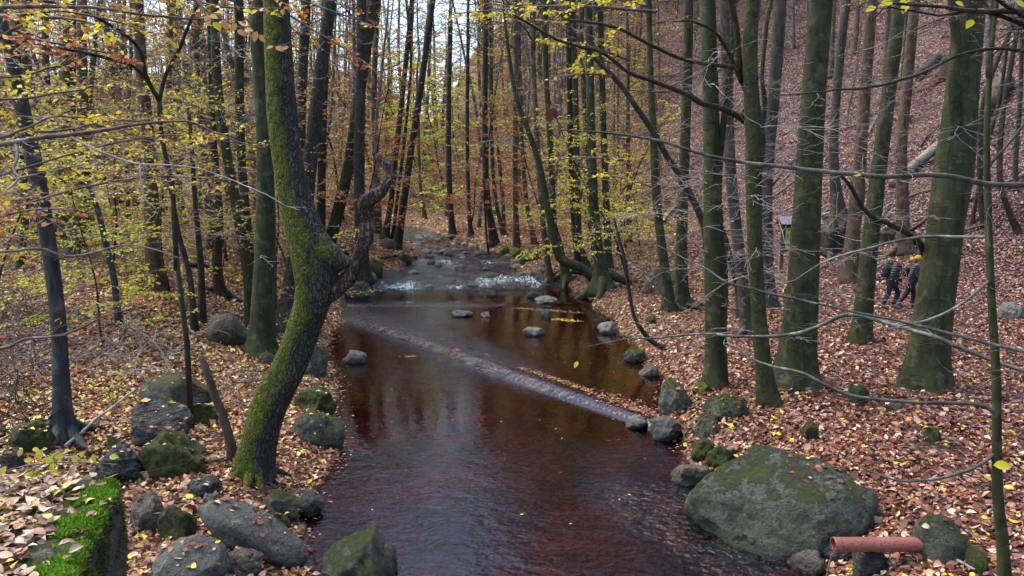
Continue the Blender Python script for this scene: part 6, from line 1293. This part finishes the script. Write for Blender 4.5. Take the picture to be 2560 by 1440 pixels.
# ------------------------------------------------------------------ fallen leaves
bpy.context.view_layer.update()
RB = []
for o in ROCKS:
    cs = [o.matrix_world @ Vector(c) for c in o.bound_box]; c = np.array([tuple(q) for q in cs])
    RB.append((c.min(0), c.max(0), o, None))
def rock_top(x, y):
    for i, (lo, hi, o, bv) in enumerate(RB):
        if lo[0] < x < hi[0] and lo[1] < y < hi[1]:
            if bv is None: bv = bvh_of(o); RB[i] = (lo, hi, o, bv)
            h = bv.ray_cast(Vector((x, y, hi[2] + 1)), Vector((0, 0, -1)))
            if h[0] is not None and h[0].z > float(H(x, y)) - .02: return h[0], h[1]
    return None
mb = MB(); mbn = MB(); mbw = MB()
def batch(n, yr, half, size, target, big=False, dens=None):
    y = rng.uniform(yr[0] ** .5, yr[1] ** .5, n) ** 2; x = rng.uniform(-1, 1, n) * (half * y + 1.5)
    d = land_dist(x, y); fd = foot_dist(x, y)
    keep = (d > rng.exponential(.06, n) + .02) & (vn(x * .9, y * .9, 81) + .6 * vn(x * 2.3, y * 2.3, 82) + rng.normal(0, .12, n) > -.36)
    x, y = x[keep], y[keep]
    z = H(x, y); e = .08; nx_ = (H(x + e, y) - H(x - e, y)) / (2 * e); ny_ = (H(x, y + e) - H(x, y - e)) / (2 * e)
    N = np.stack([-nx_, -ny_, np.ones_like(z)], 1); N /= np.linalg.norm(N, axis=1)[:, None]
    k = len(x); a = rng.uniform(0, 6.28, k); D = np.stack([np.cos(a), np.sin(a), np.zeros(k)], 1)
    D = D - N * (D * N).sum(1)[:, None] + N * rng.normal(.12, .28, (k, 1))
    N2 = N + rng.normal(0, .42, (k, 3)); C = np.stack([x, y, z + rng.uniform(.004, .045, k)], 1)
    if yr[0] < 13:
        ok = np.ones(k, bool)
        for i in range(k):
            for (lo, hi, o, bv) in RB:
                if lo[0] < x[i] < hi[0] and lo[1] < y[i] < hi[1]:
                    r_ = rock_top(x[i], y[i])
                    if r_ is None: break
                    if r_[1].z > .72 and rng.random() < .20: C[i] = np.array(r_[0]) + (0, 0, .008); N2[i] = np.array(r_[1]) + rng.normal(0, .15, 3); D[i, 2] = 0
                    elif r_[0].z > C[i][2]: ok[i] = False
                    break
        x, y, C, D, N2 = x[ok], y[ok], C[ok], D[ok], N2[ok]; k = len(x)
    L = size * np.clip(rng.lognormal(-.06, .34, k), .4, 2.0); target.leaves(C, D, N2, L, L * rng.uniform(.5, .72, k), mixpal(x, y), fold=.14, big=big, curl=rng.uniform(-.15, .4, k))
batch(26000, (5.6, 9.5), .74, .078, mbn, True)
batch(62000, (9.5, 15), .72, .080, mb)
batch(95000, (15, 27), .70, .085, mb)
batch(80000, (27, 45), .70, .105, mb)
batch(60000, (45, 80), .70, .15, mb)
o = mbn.build('near_leaf_litter', LITTER, color=True); tag(o, 'fallen beech leaves covering the nearest banks', 'fallen leaves', kind='stuff')
o = mb.build('leaf_litter', LITTER, color=True); tag(o, 'fallen brown and pinkish beech leaves carpeting banks, terrace and slopes', 'fallen leaves', kind='stuff')
# afloat and stranded in the stream
def afloat(n, fn, size, pal=PAL_GOLD):
    P = np.array([fn() for _ in range(n)]); x, y = P[:, 0], P[:, 1]; a = rng.uniform(0, 6.28, n)
    m = land_dist(x, y) < -.02; x, y, a = x[m], y[m], a[m]; k = len(x)
    mbw.leaves(np.stack([x, y, zwater(x, y) + .006 + rng.uniform(0, .006, k)], 1), np.stack([np.cos(a), np.sin(a), 0 * a], 1), np.array((0, 0, 1.)) + rng.normal(0, .08, (k, 3)), size * rng.uniform(.5, 1.2, k), size * .45, pick(pal, k), fold=.06)
def along(A, B, sd, t0=0, t1=1):
    def f():
        t = rng.uniform(t0, t1); return A[0] + (B[0] - A[0]) * t + rng.normal(0, sd), A[1] + (B[1] - A[1]) * t + rng.normal(0, sd)
    return f
def anyw(y0, y1):
    def f():
        y = rng.uniform(y0, y1); s = rng.random(); return xl(y) * (1 - s) + xr(y) * s, y
    return f
def shore(y0, y1, side, sd):
    def f():
        y = rng.uniform(y0, y1); return (xl(y) + abs(rng.normal(0, sd)), y) if side < 0 else (xr(y) - abs(rng.normal(0, sd)), y)
    return f
afloat(80, anyw(8, 30), .06); afloat(40, anyw(13, 20), .05)
afloat(700, along(onz(1480, 985, .1), onz(1700, 1075, .05), .16), .075, PAL_RED); afloat(320, along(onz(1300, 925, .1), onz(1480, 985, .1), .06), .065)
afloat(260, along(onz(1290, 770, .15), onz(1450, 782, .15), .12), .08); afloat(120, along(onz(1385, 800, .12), onz(1445, 806, .12), .1), .085, YEL)
afloat(330, shore(8.5, 24, 1, .12), .07, PAL_RED); afloat(330, shore(8.5, 24, -1, .12), .07, PAL_RED); afloat(50, along(onz(1190, 760, .1), onz(1240, 758, .1), .15), .07, PAL_SLOPE)
afloat(90, along(onz(1015, 882, .1), onz(1035, 882, .1), .06), .08, PAL_RED); afloat(90, along(onz(1120, 880, .1), onz(1150, 880, .1), .06), .08, PAL_RED)
o = mbw.build('floating_leaves', LITTER, color=True); tag(o, 'leaves floating on the stream and stranded along the weir line', 'floating leaves', kind='stuff')
# small dropped twigs
mbt = MB()
for i in range(1500):
    y = rng.uniform(2.4, 6.2) ** 2; x = rng.uniform(-.7, .7) * y
    if land_dist(x, y) < .15: continue
    a = rng.uniform(0, 6.28); L = rng.uniform(.15, .7); t = np.linspace(-.5, .5, 4) * L
    px_, py_ = x + np.cos(a) * t + rng.normal(0, .03, 4), y + np.sin(a) * t + rng.normal(0, .03, 4)
    mbt.tube(np.stack([px_, py_, H(px_, py_) + rng.uniform(.02, .07)], 1), np.array([1, .9, .7, .4]) * rng.uniform(.004, .010), 4, cap=False)
o = mbt.build('twig_litter', TWIGD); tag(o, 'small dropped twigs lying among the fallen leaves', 'twigs', kind='stuff')
# on the wall
C, D, N, L, K = [], [], [], [], []
for i in range(4600):
    a, b = rng.uniform(-.05, 1.7), rng.uniform(.0, 1.5); q = A_ + (B_ - A_) * a + inn * b
    if b < .16 + .10 * vn(q[0] * 9, q[1] * 9, 91) + .05 * rng.random() and rng.random() < .88: continue
    h = WB_.ray_cast(Vector((q[0], q[1], 4)), Vector((0, 0, -1)))
    if h[0] is None or h[1].z < .6: continue
    t = rng.uniform(0, 6.28); C.append(np.array(h[0]) + (0, 0, rng.uniform(.004, .04))); D.append((math.cos(t), math.sin(t), rng.normal(.1, .2))); N.append(np.array((0, 0, 1)) + rng.normal(0, .35, 3)); L.append(rng.uniform(.035, .068))
C = np.array(C); k = len(C); mb = MB(); L = np.array(L)
PW = (np.array([(.32, .20, .12), (.42, .30, .19), (.22, .115, .07), (.14, .06, .036), (.50, .41, .28), (.60, .46, .05), (.42, .17, .06)]), np.array([.22, .2, .16, .12, .14, .1, .06]))
mb.leaves(C, np.array(D), np.array(N), L, L * rng.uniform(.45, .65, k), pick(PW, k), fold=.14, big=True, curl=rng.uniform(-.2, .45, k))
o = mb.build('leaves_on_wall', LITTER, color=True); tag(o, 'pale brown fallen leaves lying thick on the mossy wall top', 'fallen leaves', kind='stuff')

# ------------------------------------------------------------------ light
w = bpy.data.worlds.new('World'); scene.world = w; w.use_nodes = True; nt = w.node_tree; nt.nodes.clear()
SUN_EL, SUN_AZ = R(60), R(-62)
sky = nt.nodes.new('ShaderNodeTexSky'); sky.sky_type = 'NISHITA'; sky.sun_disc = False; sky.sun_elevation = SUN_EL; sky.sun_rotation = SUN_AZ; sky.air_density = 1.0; sky.dust_density = 3.5; sky.ozone_density = 1.5
bg = nt.nodes.new('ShaderNodeBackground'); bg.inputs[1].default_value = .15; ow = nt.nodes.new('ShaderNodeOutputWorld')
hs = nt.nodes.new('ShaderNodeHueSaturation'); hs.inputs['Saturation'].default_value = 1.1; nt.links.new(sky.outputs[0], hs.inputs['Color']); nt.links.new(hs.outputs[0], bg.inputs[0]); nt.links.new(bg.outputs[0], ow.inputs[0])
sl = bpy.data.lights.new('sun', 'SUN'); sl.energy = 1.1; sl.angle = R(55); sl.color = (1, .96, .9)
so = bpy.data.objects.new('sun', sl); COL.objects.link(so)
sd = np.array([math.sin(SUN_AZ) * math.cos(SUN_EL), math.cos(SUN_AZ) * math.cos(SUN_EL), math.sin(SUN_EL)])
so.rotation_euler = Vector(sd).to_track_quat('Z', 'Y').to_euler(); so.location = (0, 0, 40)
vs = scene.view_settings; scene.display_settings.display_device = 'sRGB'; vs.view_transform = 'Standard'; vs.look = 'None'; vs.gamma = 1; vs.exposure = 1.6; vs.use_curve_mapping = False
scene.render.engine = 'CYCLES'
cy = scene.cycles; cy.use_denoising = True; cy.denoiser = 'OPENIMAGEDENOISE'; cy.denoising_input_passes = 'RGB_ALBEDO_NORMAL'; cy.denoising_prefilter = "ACCURATE"; cy.max_bounces = 8; cy.transparent_max_bounces = 12; cy.diffuse_bounces = 3; cy.glossy_bounces = 3; cy.sample_clamp_indirect = 5.0; cy.sample_clamp_direct = 10.0; cy.caustics_reflective = False; cy.caustics_refractive = False
